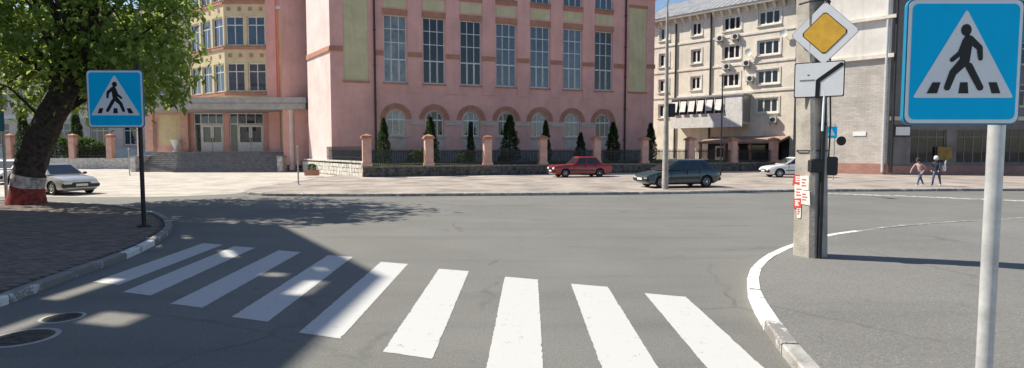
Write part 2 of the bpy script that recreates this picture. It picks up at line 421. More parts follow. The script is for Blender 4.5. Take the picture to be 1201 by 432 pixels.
def kerb(name, pts, side, step, mats, h=PZ, zb=-.03, wdt=.16):
    """a row of kerb stones, each a stone of its own; returns the inner edge"""
    line = catmull(pts, step); inn = offset(line, side * wdt)
    root = tag(thing(name, None, None), kind='structure')
    for i in range(len(line) - 1):
        a, b, c, d = line[i], line[i + 1], inn[i + 1], inn[i]
        g = .008; t = (b - a).normalized() * g
        a = a + t; b = b - t; c = c - t; d = d + t
        dz = random.uniform(-.008, .008); z1 = h + .006 + dz; bt = .018
        k = (d - a).normalized() * bt
        mb = MB(); ctr = (a + b + c + d) / 4
        j = [p - ctr for p in (a, b, c, d)]
        jk = random.uniform(-.006, .006); n = (d - a).normalized()
        j = [p + n * jk for p in j]
        lo = [(p.x, p.y, zb) for p in j]; mid = [(p.x, p.y, z1 - bt) for p in j]
        j2 = [j[0] + k, j[1] + k, j[2], j[3]]; hi = [(p.x, p.y, z1) for p in j2]
        V = lo + mid + hi; mb.v = V
        mb.f = [(8, 9, 10, 11), (0, 1, 5, 4), (1, 2, 6, 5), (2, 3, 7, 6), (3, 0, 4, 7), (4, 5, 9, 8), (5, 6, 10, 9), (6, 7, 11, 10), (7, 4, 8, 11)]; mb.m = [0] * 9
        mm = mats(ctr) if callable(mats) else mats
        mb.build('kerb_stone', mm, root, (ctr.x, ctr.y, 0))
    return inn

# right pavement
rk = [(2.35, -6), (2.42, 0), (2.50, 3.0), (2.62, 5.02), (2.77, 5.75), (2.98, 6.66), (3.26, 7.65), (3.53, 8.41), (3.96, 9.32), (4.52, 10.2), (5.2, 11.08),
      (6.09, 12.0), (7.5, 13.23), (9.58, 14.4), (11.52, 15.25), (14.71, 16.3), (19, 17.3), (26, 18.4), (36, 19.4), (60, 21)]
def rmat(c):
    if 6.3 < c.y < 13.6: return 'kerb_white'
    if c.y < 5.6: return 'kerb_stone'
    return 'kerb_patchy'
ri = kerb('right_kerb', rk, -1, .78, rmat)
m = MB(); m.face([(p.x, p.y, PZ) for p in ri] + [(60, -6, PZ)])
tag(m.build('right_pavement', 'walk_asphalt'), kind='structure')

# left pavement of paving blocks
lk = [(-6.45, -6), (-6.5, 0), (-6.6, 4), (-6.81, 7.43), (-6.98, 8.3), (-7.16, 9.39), (-7.36, 10.71), (-7.82, 12.35), (-8.54, 14.09), (-9.09, 15.07), (-10.18, 16.61),
      (-11.43, 17.98), (-13.14, 19.4), (-15.2, 20.6), (-18.9, 21.8), (-26, 23.0), (-45, 25)]
li = kerb('left_kerb', lk, 1, .8, lambda c: ('kerb_white' if random.random() < .3 else 'kerb_patchy') if c.y < 16.5 else 'kerb_stone')
m = MB(); m.face([(p.x, p.y, PZ - .016) for p in li] + [(-45, -6, PZ - .016)])
lp = tag(m.build('left_pavement', 'joint'), kind='structure')
import bisect
def inside(x, y):
    """left of the inner kerb edge"""
    poly = INP; c = False; n = len(poly); j = n - 1
    for i in range(n):
        if (poly[i][1] > y) != (poly[j][1] > y) and x < (poly[j][0] - poly[i][0]) * (y - poly[i][1]) / (poly[j][1] - poly[i][1]) + poly[i][0]: c = not c
        j = i
    return c
INP = [(p.x - .02, p.y - .02) for p in li] + [(-45, -6)]
m = MB(); BL, BW = .20, .10
ang = R(7); ca, sa = math.cos(ang), math.sin(ang)
cells = []
for i in range(-70, 60):
    for j in range(-110, 110):
        x = -14 + (i + (j % 2) * .5) * (BL + .008); y = 14 + j * (BW + .008)
        X = -14 + (x + 14) * ca - (y - 14) * sa; Y = 14 + (x + 14) * sa + (y - 14) * ca
        if not (5.5 < Y < 22.5 and -20.5 < X < -6.3): continue
        if X / max(Y, .1) < -1.15: continue
        if all(inside(X + a * BL / 2, Y + b * BW / 2) for a in (-1, 1) for b in (-1, 1)): cells.append((X, Y))
for X, Y in cells:
    z = PZ + random.uniform(-.004, .003); k = len(m.v)
    for q in range(2):
        s_ = 0 if q == 0 else .006; zz = PZ - .03 if q == 0 else z
        for a, b in ((-1, -1), (1, -1), (1, 1), (-1, 1)):
            u, v = a * (BL / 2 - s_), b * (BW / 2 - s_); m.v.append((X + u * ca - v * sa, Y + u * sa + v * ca, zz))
    m.f += [(k + 4, k + 5, k + 6, k + 7), (k, k + 1, k + 5, k + 4), (k + 1, k + 2, k + 6, k + 5), (k + 2, k + 3, k + 7, k + 6), (k + 3, k, k + 4, k + 7)]; m.m += [0] * 5
pv = m.build('paving_blocks', 'paver', lp); tag(pv, kind='stuff')

# far pavement in front of the school, and the flush concrete forecourt at its left end
fk = [(-13.2, 52), (-13.2, 40), (-13.3, 31), (-13.0, 27.6), (-12.2, 26.0), (-10.6, 25.2), (-7.58, 25.05), (-0.02, 25.5), (6.33, 26.2), (9.7, 26.85), (15.2, 27.8), (25, 28.3), (60, 29.5)]
fi = kerb('far_kerb', fk, 1, .98, lambda c: 'kerb_patchy' if random.random() < .4 else 'kerb_stone')
m = MB(); m.face([(p.x, p.y, PZ) for p in fi] + [(60, 120, PZ), (-13.2, 120, PZ)])
tag(m.build('far_pavement', 'plaza'), kind='structure')
m = MB(); m.face([(-70, 27.6, .004), (-26, 25.2, .004), (-17.1, 24.6, .004), (-14.6, 25.2, .004), (-13.05, 26.6, .004), (-13.0, 27.6, .004), (-13.3, 31, .004), (-13.25, 100, .004), (-70, 100, .004)])
tag(m.build('forecourt', 'concrete_ground'), kind='structure')

m = MB(); w0 = (Vector((-10.19, 39.93))); u_ = Vector((math.cos(math.atan(F / 1850)), math.sin(math.atan(F / 1850)))); n_ = Vector((u_.y, -u_.x))
m.face([(*(w0 + u_ * a + n_ * b), PZ + .004) for a, b in ((-.6, .02), (-.6, 2.2), (38, 2.2), (38, .02))])
tag(m.build('fence_footpath', 'concrete_ground'), kind='structure')
# zebra crossing: ten painted bars, each its own
cw = tag(thing('crosswalk', None, None), kind='structure')
far = [(-6.62, 12.45), (-5.74, 12.06), (-4.57, 11.55), (-3.37, 11.03), (-2.17, 10.35), (-1.01, 9.74), (.15, 9.12), (1.19, 8.63), (2.2, 8.05)]
near = [(-6.35, 8.75), (-5.45, 8.12), (-4.37, 7.49), (-3.24, 6.88), (-2.17, 6.27), (-1.07, 5.66), (0.02, 5.1), (1.12, 4.6), (2.12, 4.0)]
for i, (a, b) in enumerate(zip(far, near)):
    w = .27; sk = .10
    q4 = [Vector(v) for v in ((b[0] - w, b[1] + sk), (b[0] + w, b[1] - sk), (a[0] + w, a[1] - sk), (a[0] - w, a[1] + sk))]; pts = []
    for e0, e1 in zip(q4, q4[1:] + q4[:1]):
        n_ = int((e1 - e0).length / .06); nn = Vector((-(e1 - e0).y, (e1 - e0).x)).normalized()
        for k in range(n_): pts.append((e0.lerp(e1, k / n_) + nn * (random.gauss(0, .0025) + (random.uniform(0, .015) if random.random() < .06 else 0))))
    m = MB(); m.face([(p.x, p.y, .004) for p in pts])
    m.build('painted_bar', 'road_paint', cw)
m = MB(); pts = [tuple(G(965, 227).xy), tuple(G(1080, 231).xy), tuple(G(1201, 236).xy), (40, 19.2 + 2)]
for (x0, y0), (x1, y1) in zip(pts, pts[1:]): m.face([(x0, y0 - .4, .004), (x1, y1 - .4, .004), (x1, y1 + .4, .004), (x0, y0 + .4, .004)])
tag(m.build('edge_line', 'road_paint_old'), kind='structure')

# manhole covers
for (x, y, r, lab) in ((-5.45, 6.2, .34, 'round iron manhole cover near the bottom left corner of the road'), (-5.6, 6.95, .24, 'smaller round iron cover between the big manhole and left kerb')):
    t = thing('manhole_cover', lab, 'manhole cover', (x, y, 0), 0, 'manhole covers in the road')
    MB().lathe([(r * .84, .001), (r * .84, .007), (r, .007), (r, .001)][::1], 28).build('rim', 'slab_grey', t)
    c = MB().lathe([(r * .82, .002), (r * .82, .011), (r * .80, .013)], 28)
    c.build('lid', 'iron', t)
    k = MB()
    for q in range(-4, 5):
        hw = math.sqrt(max(0, (r * .72) ** 2 - (q * r * .16) ** 2))
        if hw > .03: k.box((0, q * r * .16, .0155), (hw * 2, r * .05, .005))
    k.build('tread_bars', 'iron', t)

# ================================================================== THE SCHOOL
FA = math.atan(F / 1850); FU = Vector((math.cos(FA), math.sin(FA))); FN = Vector((-FU.y, FU.x))
A0 = Vector((-10.19, 39.93)); H0 = (-14.835, 46.762)
school = thing('school_building', 'pink three storey school with tall hall windows, arches and canopied entrance', 'building', (H0[0], H0[1], PZ))
hf = Frame(school, H0, FA)
TZ = 1.0                                             # terrace level
bays = [5.27 + 3.315 * i for i in range(7)]
tw, tz0, tz1 = 1.92, 7.72, 13.38
holes = []
for b in bays:
    holes.append((b - tw / 2, b + tw / 2, tz0, tz1)); holes.append((b - tw / 2, b + tw / 2, 15.45, 17.6))
    holes.append((b - .82, b + .82, 3.25, 5.45))
m = wall(MB(), 0, 30.85, TZ - .4, 17.2, [h for h in holes if h[3] < 17] + [], depth=.34)
# central part rises above the ends
hc = [h for h in holes]
m = MB()
wall(m, 0, 3.6, TZ - .4, 17.0, [(1.05, 3.05, 7.75, 16.2)], depth=.1)
wall(m, 27.45, 30.85, TZ - .4, 17.0, [(27.95, 29.95, 7.75, 15.9)], depth=.1)
wall(m, 3.6, 27.45, TZ - .4, 19.2, hc, y=-.0, depth=.34)
for b in bays:                                       # spandrels closing the arch heads
    for sgn in (-1, 1):
        pts = [(b + sgn * .82, 0, 5.45), (b + sgn * .82, 0, 4.63)]
        for k in range(1, 9):
            t = math.pi / 2 * k / 8; pts.append((b + sgn * .82 * math.cos(t), 0, 4.63 + .82 * math.sin(t)))
        m.face(pts if sgn < 0 else pts[::-1])
        pr = [(b + sgn * .82 * math.cos(math.pi / 2 * k / 8), 4.63 + .82 * math.sin(math.pi / 2 * k / 8)) for k in range(9)]
        for (xa, za), (xb, zb) in zip(pr, pr[1:]): m.face([(xa, 0, za), (xb, 0, zb), (xb, .34, zb), (xa, .34, za)])
ra = Vector((-.59, .81)); rl = 6.2                   # skewed return wall: local direction
ret = Matrix.Rotation(-FA, 2) @ ra
hf.add(MB().face([(0, 0, TZ - .4), (0, 0, 17.0), (ret.x * rl, ret.y * rl, 17.0), (ret.x * rl, ret.y * rl, TZ - .4)]), 'return_wall', 'pink_pale')  # paler than the hall pink: its sunlit brightness is put into the colour
m.face([(30.85, 0, TZ - .4), (30.85, 8, TZ - .4), (30.85, 8, 17), (30.85, 0, 17)])
m.face([(30.85, 8, TZ - .4), (-4, 8, TZ - .4), (-4, 8, 17), (30.85, 8, 17)])
m.face([(0, 0, 17.0), (3.6, 0, 17), (3.6, 8, 17), (-4, 8, 17), (ret.x * rl, ret.y * rl, 17.0)])
m.face([(27.45, 0, 17), (30.85, 0, 17), (30.85, 8, 17), (27.45, 8, 17)])
m.face([(3.6, 0, 19.2), (27.45, 0, 19.2), (27.45, 8, 19.2), (3.6, 8, 19.2)])
for x in (3.6, 27.45): m.face([(x, 0, 17), (x, 8, 17), (x, 8, 19.2), (x, 0, 19.2)])
m.face([(3.6, 8, 17), (27.45, 8, 17), (27.45, 8, 19.2), (3.6, 8, 19.2)])
hf.add(m, 'wall', 'pink')
# dark backing inside the openings so that no light leaks
for nm, (a, b, c, d) in (('cream_panel', (1.05, 3.05, 7.75, 16.2)), ('cream_panel', (27.95, 29.95, 7.75, 15.9))):
    hf.add(MB().b2(a + .003, b - .003, .07, .12, c + .003, d - .003), nm, 'cream')
    hf.add(MB().b2(a - .08, b + .08, -.07, .065, c - .16, c - .004), 'panel_sill', 'terracotta')
    hf.add(MB().b2(a - .05, b + .05, -.05, .06, d + .004, d + .25), 'panel_lintel', 'terracotta')
for i, b in enumerate(bays):
    window(hf, b, tz0, tw, tz1 - tz0, 3, (.355, .60, .80), y=.2, heavy=.085, sill='terracotta', bar=.06, gl=('glass_pale_reflect', 'glass_dark', 'glass_dark', 'glass', 'glass', 'glass_sky_reflect', 'glass_dark')[i])  # tint differs per window: sky reflections painted into the panes
    window(hf, b, 15.45, tw, 2.15, 3, (.6,), y=.2, sill='terracotta', bar=.07)
    hf.add(MB().b2(b - tw / 2 - .10, b + tw / 2 + .10, -.07, .18, 13.384, 13.86), 'lintel', 'terracotta')
    hf.add(MB().b2(b - tw / 2 + .02, b + tw / 2 - .02, -.03, .1, 14.0, 14.85), 'cream_panel', 'cream')
    hf.add(MB().b2(b - tw / 2 - .08, b + tw / 2 + .08, -.05, .1, 15.0, 15.34), 'panel_band', 'terracotta')
    # arched ground floor window
    w = .80; mm = MB(); n = 10
    arc = [(math.cos(math.pi * k / n), math.sin(math.pi * k / n)) for k in range(n + 1)]
    for (a1, c1), (a2, c2) in zip(arc, arc[1:]):
        mm.prism([(b + w * a1, 4.63 + w * c1), (b + w * a2, 4.63 + w * c2), (b + (w - .09) * a2, 4.63 + (w - .09) * c2), (b + (w - .09) * a1, 4.63 + (w - .09) * c1)], 'y', .17, .26)
    for sx in (-1, 1): mm.b2(b + sx * w, b + sx * (w - .09), .17, .26, 3.26, 4.63)
    mm.b2(b - w + .09, b + w - .09, .172, .258, 3.26, 3.35); mm.b2(b - w + .09, b + w - .09, .165, .262, 4.56, 4.68)
    mm.b2(b - .27 - .035, b - .27 + .035, .178, .255, 3.35, 5.2); mm.b2(b + .27 - .035, b + .27 + .035, .178, .255, 3.35, 5.2)
    wo = hf.add(mm, 'arched_window', 'frame_white')
    g = MB(); g.face([(b - w + .02, .215, 3.27), (b + w - .02, .215, 3.27)] + [(b + (w - .02) * a, .215, 4.63 + (w - .02) * c) for a, c in arc])
    g.build('glass', ('glass_pale_reflect', 'glass_dark', 'glass', 'glass_dark', 'glass_sky_reflect', 'glass', 'glass_dark')[i], wo)
    MB().b2(b - .98, b + .98, -.12, .16, 3.10, 3.245).build('sill', 'impost', wo)
    hf.add(MB().b2(b - .82, b + .82, -.03, .05, 2.2, 3.0), 'apron_panel', 'impost')
    # archivolt of wedge stones
    ring = MB(); n = 13
    for k in range(n):
        t0 = math.pi * k / n + .008; t1 = math.pi * (k + 1) / n - .008; ro = 1.33; r1 = .9
        ring.prism([(b + r1 * math.cos(t0), 4.66 + r1 * math.sin(t0)), (b + ro * math.cos(t0), 4.66 + ro * math.sin(t0)), (b + ro * math.cos(t1), 4.66 + ro * math.sin(t1)), (b + r1 * math.cos(t1), 4.66 + r1 * math.sin(t1))], 'y', -.07, .02)
    hf.add(ring, 'arch_moulding', 'terracotta')
edges = [3.75] + [(bays[i] + bays[i + 1]) / 2 for i in range(6)] + [27.35]
for i in range(8):                                   # impost blocks and pilaster caps between bays
    if 0 < i < 7:
        c = edges[i]; hf.add(MB().b2(c - .73, c + .73, -.075, .02, 4.2, 4.52), 'impost_band', 'impost')
        hf.add(MB().b2(c - .62, c + .62, -.10, .02, 9.95, 10.35), 'pilaster_cap', 'terracotta')
        hf.add(MB().b2(c - .60, c + .60, -.06, .02, 6.9, 17.9), 'pilaster', 'pink')
hf.add(MB().b2(3.65, 4.3, -.10, .02, 9.95, 10.35), 'pilaster_cap', 'terracotta'); hf.add(MB().b2(26.3, 27.3, -.10, .02, 9.95, 10.35), 'pilaster_cap', 'terracotta')
hf.add(MB().b2(-.06, 1.0, -.10, .02, 10.1, 10.5), 'string_course', 'terracotta'); hf.add(MB().b2(29.98, 30.9, -.10, .02, 10.1, 10.5), 'string_course', 'terracotta')
m = MB(); q = [(0, -.10), (ret.x * rl, ret.y * rl - .06), (ret.x * rl, ret.y * rl + .1), (0, .08)]
m.prism([(a - .09, b) for a, b in q], 'z', 10.1, 10.5); hf.add(m, 'string_course', 'terracotta')
for x in (3.55, 27.5):
    d = hf.add(MB().tube([(x, -.14, TZ), (x, -.14, 16.9)], .085, 10), 'drainpipe', 'brown_pipe', smooth=40)
    for z in (3, 6, 9.1, 12, 15): MB().box((x, -.12, z), (.24, .22, .07)).build('bracket', 'brown_pipe', d)
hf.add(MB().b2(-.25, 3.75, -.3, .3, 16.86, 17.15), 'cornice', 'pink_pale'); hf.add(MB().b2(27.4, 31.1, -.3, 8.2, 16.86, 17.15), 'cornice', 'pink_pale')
hf.add(MB().b2(27.4, 31.2, -.4, 8.3, 17.153, 17.3), 'roof_edge', 'grey_metal')
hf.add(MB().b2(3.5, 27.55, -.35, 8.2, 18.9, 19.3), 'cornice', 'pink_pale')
hf.add(MB().b2(.02, 30.8, -.08, .02, TZ - .4, 2.0), 'plinth', 'step_stone')
# white faint poster strip and panels on the lit return wall
# ---- entrance wing, frontal
bx0, bx1 = -28.05, -23.9                              # front facet of the bay
WY = 56.0
wing = Frame(school, (bx0, WY), 0)
def storeys(fr, x0, x1, cols, zf, zt, wallm, lit=False):
    hs = []; n = cols; cwid = (x1 - x0) / n
    for (a, b) in ((7.75, 10.5), (12.2, 15.0), (16.55, 19.2)):
        for i in range(n): c = x0 + cwid * (i + .5); hs.append((c - cwid * .42, c + cwid * .42, a, b))
    fr.add(wall(MB(), x0, x1, zf, zt, hs, depth=.3), 'bay_wall', wallm)
    for a, b, c, d in hs: window(fr, (a + b) / 2, c, b - a, d - c, 2, (.70,), y=.16, bar=.08, sill='terracotta', sillw=.1)
    for z in (7.35, 11.8, 16.15):
        fr.add(MB().b2(x0 + .002, x1 - .002, -.09, .02, z, z + .22), 'moulding', 'terracotta')
    for z in (11.0, 15.45):
        for i in range(4):
            c = x0 + (x1 - x0) * (i + .5) / 4; fr.add(MB().b2(c - .16, c + .16, -.04, .02, z + .05, z + .4), 'square_tile', 'terracotta')
wl = bx1 - bx0
storeys(wing, 0, wl, 2, 6.6, 19.6, 'cream_wing')
fl = Frame(school, (bx0 - .8 * 7.4, WY + .6 * 7.4), math.atan2(-.6, .8))
storeys(fl, 0, 7.4, 3, 6.6, 19.6, 'cream_wing')
w3 = wing
# pilaster, cream panel and dark strip between bay and hall
w3.add(wall(MB(), wl, 13.5, TZ - .8, 19.6, [(wl + 1.1, wl + 3.0, 6.9, 15.6), (wl + 1.1, wl + 3.0, 2.2, 6.0)], depth=.15), 'wall', 'pink')
w3.add(MB().b2(wl + 1.103, wl + 2.997, .10, .15, 6.903, 15.597), 'cream_panel', 'cream_wing')
w3.add(MB().b2(wl + 1.103, wl + 2.997, .10, .15, 2.203, 5.997), 'ochre_panel', 'cream_wing')
w3.add(MB().b2(wl + .03, wl + .95, -.25, .02, 6.7, 19.5), 'pilaster', 'pink')
w3.add(MB().b2(wl + .95, wl + 3.2, -.12, .0, 15.65, 15.95), 'moulding', 'frame_white')
k = MB(); k.lathe([(.52, .02), (.52, -.08), (.40, -.08), (.37, -.03)], 20, (wl + 2.05, .1, 14.5), 'y'); w3.add(k, 'roundel', 'impost')
# entrance wall below the bay with glazed doors
ew = Frame(school, (-36.2, 58.0), 0); EL = 1.85
def X(px, y=150): return ew.px(px, y)[0]
d1a, d1b, d2a, d2b = X(227), X(262), X(269), X(309)
ew.add(wall(MB(), 0, 17, EL - 1.9, 6.9, [(d1a, d1b, EL, 5.75), (d2a, d2b, EL, 5.75)], depth=.25), 'wall', 'pink')
for a, b in ((d1a, d1b), (d2a, d2b)):
    w = b - a; fm = MB(); c = (a + b) / 2; y0, y1 = .1, .2; t = .1
    for x in (a, b - t, a + w * .22): fm.b2(x, x + t, y0, y1, EL, 5.75)
    for z in (EL + 2.75, 5.75 - t): fm.b2(a, b, y0 + .004, y1 - .004, z, z + t)
    for x in (a + w * .48, a + w * .74): fm.b2(x, x + .07, y0 + .006, y1 - .006, EL + 2.75, 5.75)
    fo = ew.add(fm, 'door_frame', 'frame_white')
    MB().b2(a + .02, b - .02, y0 + .04, y0 + .055, EL, 5.74).build('glass', 'glass', fo)
    for s_ in (0, 1):
        xa = a + w * .22 + t + s_ * (w * .78 - 2 * t) / 2; xb = xa + (w * .78 - 2 * t) / 2
        dm = MB(); dm.b2(xa + .02, xa + .17, y0 - .03, y0 + .03, EL + .02, EL + 2.7); dm.b2(xb - .17, xb - .02, y0 - .03, y0 + .03, EL + .02, EL + 2.7)
        dm.b2(xa + .17, xb - .17, y0 - .028, y0 + .028, EL + .02, EL + .95); dm.b2(xa + .17, xb - .17, y0 - .028, y0 + .028, EL + 2.5, EL + 2.7)
        do = ew.add(dm, 'door', 'frame_white')
        hx = xb - .1 if s_ == 0 else xa + .1
        MB().b2(hx - .02, hx + .02, y0 - .09, y0 - .032, EL + .95, EL + 1.4).build('handle', 'dark_metal', do)
for px_ in (178, 219): x = X(px_); ew.add(MB().b2(x - .4, x + .4, -.5, .0, EL, 6.2), 'pilaster', 'pillar_pink')
ew.add(MB().b2(X(186), X(212), -.05, .02, EL + .6, 5.6), 'ochre_panel', 'cream_wing')
# canopy slab on four round columns
cf = Frame(school, (-36.0, 52.6), 0); cl = 17.0
cn = cf.add(MB().b2(0, cl, 0, 5.3, 5.75, 6.35), 'canopy', 'slab_grey', bevel=.04)
MB().b2(-.15, cl + .1, -.15, 5.25, 6.353, 6.85).build('canopy_fascia', 'slab_grey', cn)
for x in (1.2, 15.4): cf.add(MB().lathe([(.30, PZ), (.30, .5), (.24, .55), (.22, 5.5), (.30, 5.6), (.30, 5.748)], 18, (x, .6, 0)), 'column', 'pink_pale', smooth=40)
# flight of steps
st = Frame(school, (-34.6, 52.2), 0); sw = 13.0; ns = 10; rise = (EL - .02) / ns
for i in range(ns):
    st.add(MB().b2(0, sw, .3 * i, .3 * i + (.3 if i < ns - 1 else 3.2), 0, rise * (i + 1) - .045), 'step', 'step_stone')
    st.add(MB().b2(.0, sw, .3 * i - .035, .3 * i + (.3 if i < ns - 1 else 3.2) - .037, rise * (i + 1) - .043, rise * (i + 1)), 'tread_slab', 'slab_grey')
for x in (-.5, sw):
    ck = st.add(MB().b2(x, x + .5, -.1, 5.7, 0, 1.35), 'stair_cheek', 'white_stone', bevel=.03)
    MB().b2(x - .05, x + .55, -.15, 5.65, 1.353, 1.47).build('coping_slab', 'slab_grey', ck)
# left part of the school behind the tree
lw = Frame(school, (-72, 72), 0); hs = []
for i in range(9):
    c = 3 + 4.2 * i
    for a, b in ((2.6, 5.4), (7.2, 10.0), (11.6, 14.4), (15.6, 18)): hs.append((c - 1.2, c + 1.2, a, b))
lw.add(wall(MB(), 0, 40, 0, 19.6, hs, depth=.3), 'wall', 'pink_pale')
for a, b, c, d in hs: window(lw, (a + b) / 2, c, b - a, d - c, 3, (.65,), y=.15, bar=.1, sill='impost')
lw.add(MB().b2(0, 40, -.15, .02, 5.9, 6.4), 'string_course', 'frame_white'); lw.add(MB().b2(0, 40, -.12, .02, 10.5, 11.0), 'string_course', 'cream_wing')
lw.add(MB().b2(0, 40, -.12, .02, .02, 2.0), 'plinth', 'frame_white')
m = MB()
m.b2(-33.2, -13.5, 62.2, 78, 0, 19.5); m.b2(-28, -16.5, 58.3, 62.1, 0, 19.55); m.b2(-72, -33.3, 72.4, 84, 0, 19.55)
for i in range(len(m.v)): m.v[i] = (m.v[i][0] - H0[0], m.v[i][1] - H0[1], m.v[i][2] - PZ)
m.build('building_core', 'dark_wall', school)

# ================================================================== FENCE AND TERRACE
fence = thing('pillar_fence', 'low dark stone wall with pink pillars and black railings before the school hall', 'fence', (A0.x, A0.y, PZ))
ff = Frame(fence, A0, FA)
pil = [.0, 4.42, 8.9, 13.45, 18.2, 22.7, 27.35, 31.95, 36.6]
ff.add(MB().b2(-.3, 37.2, 0, .45, 0, .78), 'base_wall', 'rubble')
_cp = MB().b2(0, 1.08, -.05, .5, 0, .13).mesh('coping_slab', 'coping', bevel=.015)
for i in range(34): ff.put('coping_slab', _cp, -.32 + i * 1.1, 0, .785 + random.uniform(-.004, .004))
st_m = []                                             # facing stones of the wall
for _ in range(8):
    a = MB(); w, h = random.uniform(.40, .62), random.uniform(.19, .25); j = lambda: random.uniform(-.03, .03)
    f0 = [(-w / 2, -h / 2), (w / 2, -h / 2), (w / 2, h / 2), (-w / 2, h / 2)]
    a.prism([(x + j(), z + j() * .5) for x, z in f0], 'y', -.05, .02); st_m.append((w, a.mesh('stone', 'rubble', bevel=.018)))
for row in range(3):
    x = -.25 + random.uniform(0, .3)
    while x < 36.8:
        w, me = random.choice(st_m); o = ff.put('stone', me, x + w / 2, random.uniform(-.012, .012), .12 + .245 * row); x += w + .02
pm = MB().b2(-.3, .3, -.3, .3, 0, 1.95).mesh('pillar', 'pillar_pink', bevel=.015)
pc = MB(); pc.b2(-.40, .40, -.40, .40, 1.953, 2.07); pc.b2(-.34, .34, -.34, .34, 2.07, 2.14)
k = len(pc.v); pc.v += [(-.34, -.34, 2.14), (.34, -.34, 2.14), (.34, .34, 2.14), (-.34, .34, 2.14), (0, 0, 2.3)]
pc.f += [(k, k + 1, k + 4), (k + 1, k + 2, k + 4), (k + 2, k + 3, k + 4), (k + 3, k, k + 4)]; pc.m += [0] * 4
pc = pc.mesh('cap', 'terracotta'); pb = MB().b2(-.36, .36, -.36, .36, -.005, .22).mesh('pillar_base', 'pillar_pink', bevel=.01)
for x in pil:
    o = ff.put('pillar', pm, x, .225, .90); link('cap', pc, o); link('pillar_base', pb, o)
rl_m = {}
for a, b in zip(pil, pil[1:]):
    m = MB(); L_ = b - a - .6
    for z in (.14, .95): m.b2(0, L_, -.02, .02, z, z + .05)
    n = int(L_ / .125)
    for i in range(n + 1): x = L_ * i / n; m.b2(x - .022, x + .022, -.012, .012, .03, 1.15)
    ff.put('railing', m.mesh('railing', 'dark_metal'), a + .3, .225, .92)
# terrace lawn behind it
A1 = A0 + FU * 37.2
tl = [A0 + FN * .46 + FU * .1, A1 + FN * .46, A1 + FN * 6, Vector(H0) + FU * 31 + FN * 8, Vector(H0) + FU * 1 + FN * 8, Vector((-19.6, 52.8))]
m = MB(); m.prism([(p.x, p.y) for p in tl], 'z', PZ - .1, .985)
tag(m.build('terrace_lawn', 'grass'), kind='structure')
# lit return wall of white stone going back to the stairs
rw = thing('retaining_wall', 'sunlit white rubble stone wall between the entrance steps and the pillar fence', 'wall', (A0.x - .1, A0.y + .1, PZ))
rang = math.atan2(.81, -.59); rwl = 15.4; rf = Frame(rw, (A0.x - .12, A0.y + .12), rang)
rf.add(MB().b2(.05, rwl, -.35, .0, 0, .98), 'core', 'white_stone')
rm = []
for _ in range(8):
    a = MB(); w, h = random.uniform(.45, .75), random.uniform(.26, .30); j = lambda: random.uniform(-.035, .035)
    a.prism([(x + j(), z + j() * .4) for x, z in ((-w / 2, -h / 2), (w / 2, -h / 2), (w / 2, h / 2), (-w / 2, h / 2))], 'y', -.03, .06); rm.append((w, a.mesh('stone', 'white_stone', bevel=.02)))
for row in range(3):
    x = .05
    while x < rwl - .5:
        w, me = random.choice(rm); rf.put('stone', me, x + w / 2, random.uniform(-.01, .01), PZ + .15 + .305 * row - .05); x += w + .02
cpm = MB().b2(0, 1.2, -.42, .1, 0, .12).mesh('coping_slab', 'white_stone', bevel=.015)
for i in range(12): rf.put('coping_slab', cpm, .1 + i * 1.22, 0, 1.1)
m = MB()
for z in (.25, .95): m.b2(.3, 9, -.2, -.16, 1.22 + z, 1.26 + z)
for i in range(60): x = .3 + 8.7 * i / 59; m.b2(x - .012, x + .012, -.192, -.168, 1.20, 2.3)
rf.add(m, 'railing', 'dark_metal')

# ---- thujas, shrubs
def thuja_mesh(name, h, r, n, leafm, seed, shape='cone'):
    rnd = random.Random(seed); m = MB()
    for _ in range(n):
        z = rnd.random() ** .8 * h; f = z / h
        pr = (math.sin(min(1, f * 5 + .25) * math.pi / 2) * (1 - f) ** .7 + .06) if shape == 'cone' else math.sqrt(max(0, 1 - (2 * f - .8) ** 2 / 1.5))
        t = rnd.random() * 2 * math.pi; rr = r * pr * (.55 + .5 * rnd.random()) * (1 + .16 * math.sin(3 * t + z * 4) + .1 * math.sin(z * 9))
        c = Vector((rr * math.cos(t), rr * math.sin(t), z + .05)); s_ = rnd.uniform(.07, .15)
        d = Vector((math.cos(t) * .6, math.sin(t) * .6, rnd.uniform(.5, 1.2))).normalized(); a = d.cross(Vector((rnd.gauss(0, 1), rnd.gauss(0, 1), rnd.gauss(0, 1)))).normalized()
        m.face([c - a * s_ * .5, c + d * s_ * .6 + a * s_ * .15, c + d * s_ * 1.3, c + a * s_ * .5])
    return m.mesh(name, leafm)
tm = [thuja_mesh('foliage', 3.6, .62, 3600, 'thuja', 3), thuja_mesh('foliage', 3.6, .72, 3600, 'thuja', 4)]
tk = MB().tube([(0, 0, 0), (0, 0, .7), (.02, 0, 2.6)], [.07, .06, .02], 7).mesh('trunk', 'bark')
def thuja(px, ptop, dist_in, lab, k, wide=1.0):
    t, _ = on(px, 170, A0 + FN * dist_in, FA); p = A0 + FN * dist_in + FU * t
    _, zt = on(px, ptop, A0 + FN * dist_in, FA); s_ = (zt - .98) / 3.65
    o = thing('thuja_tree', lab, 'tree', (p.x, p.y, .98), random.uniform(0, 6), 'thujas in the school garden')
    a = link('crown', tm[k % 2], o); b = link('trunk', tk, o)
    a.scale = b.scale = (s_ * wide, s_ * wide, s_)
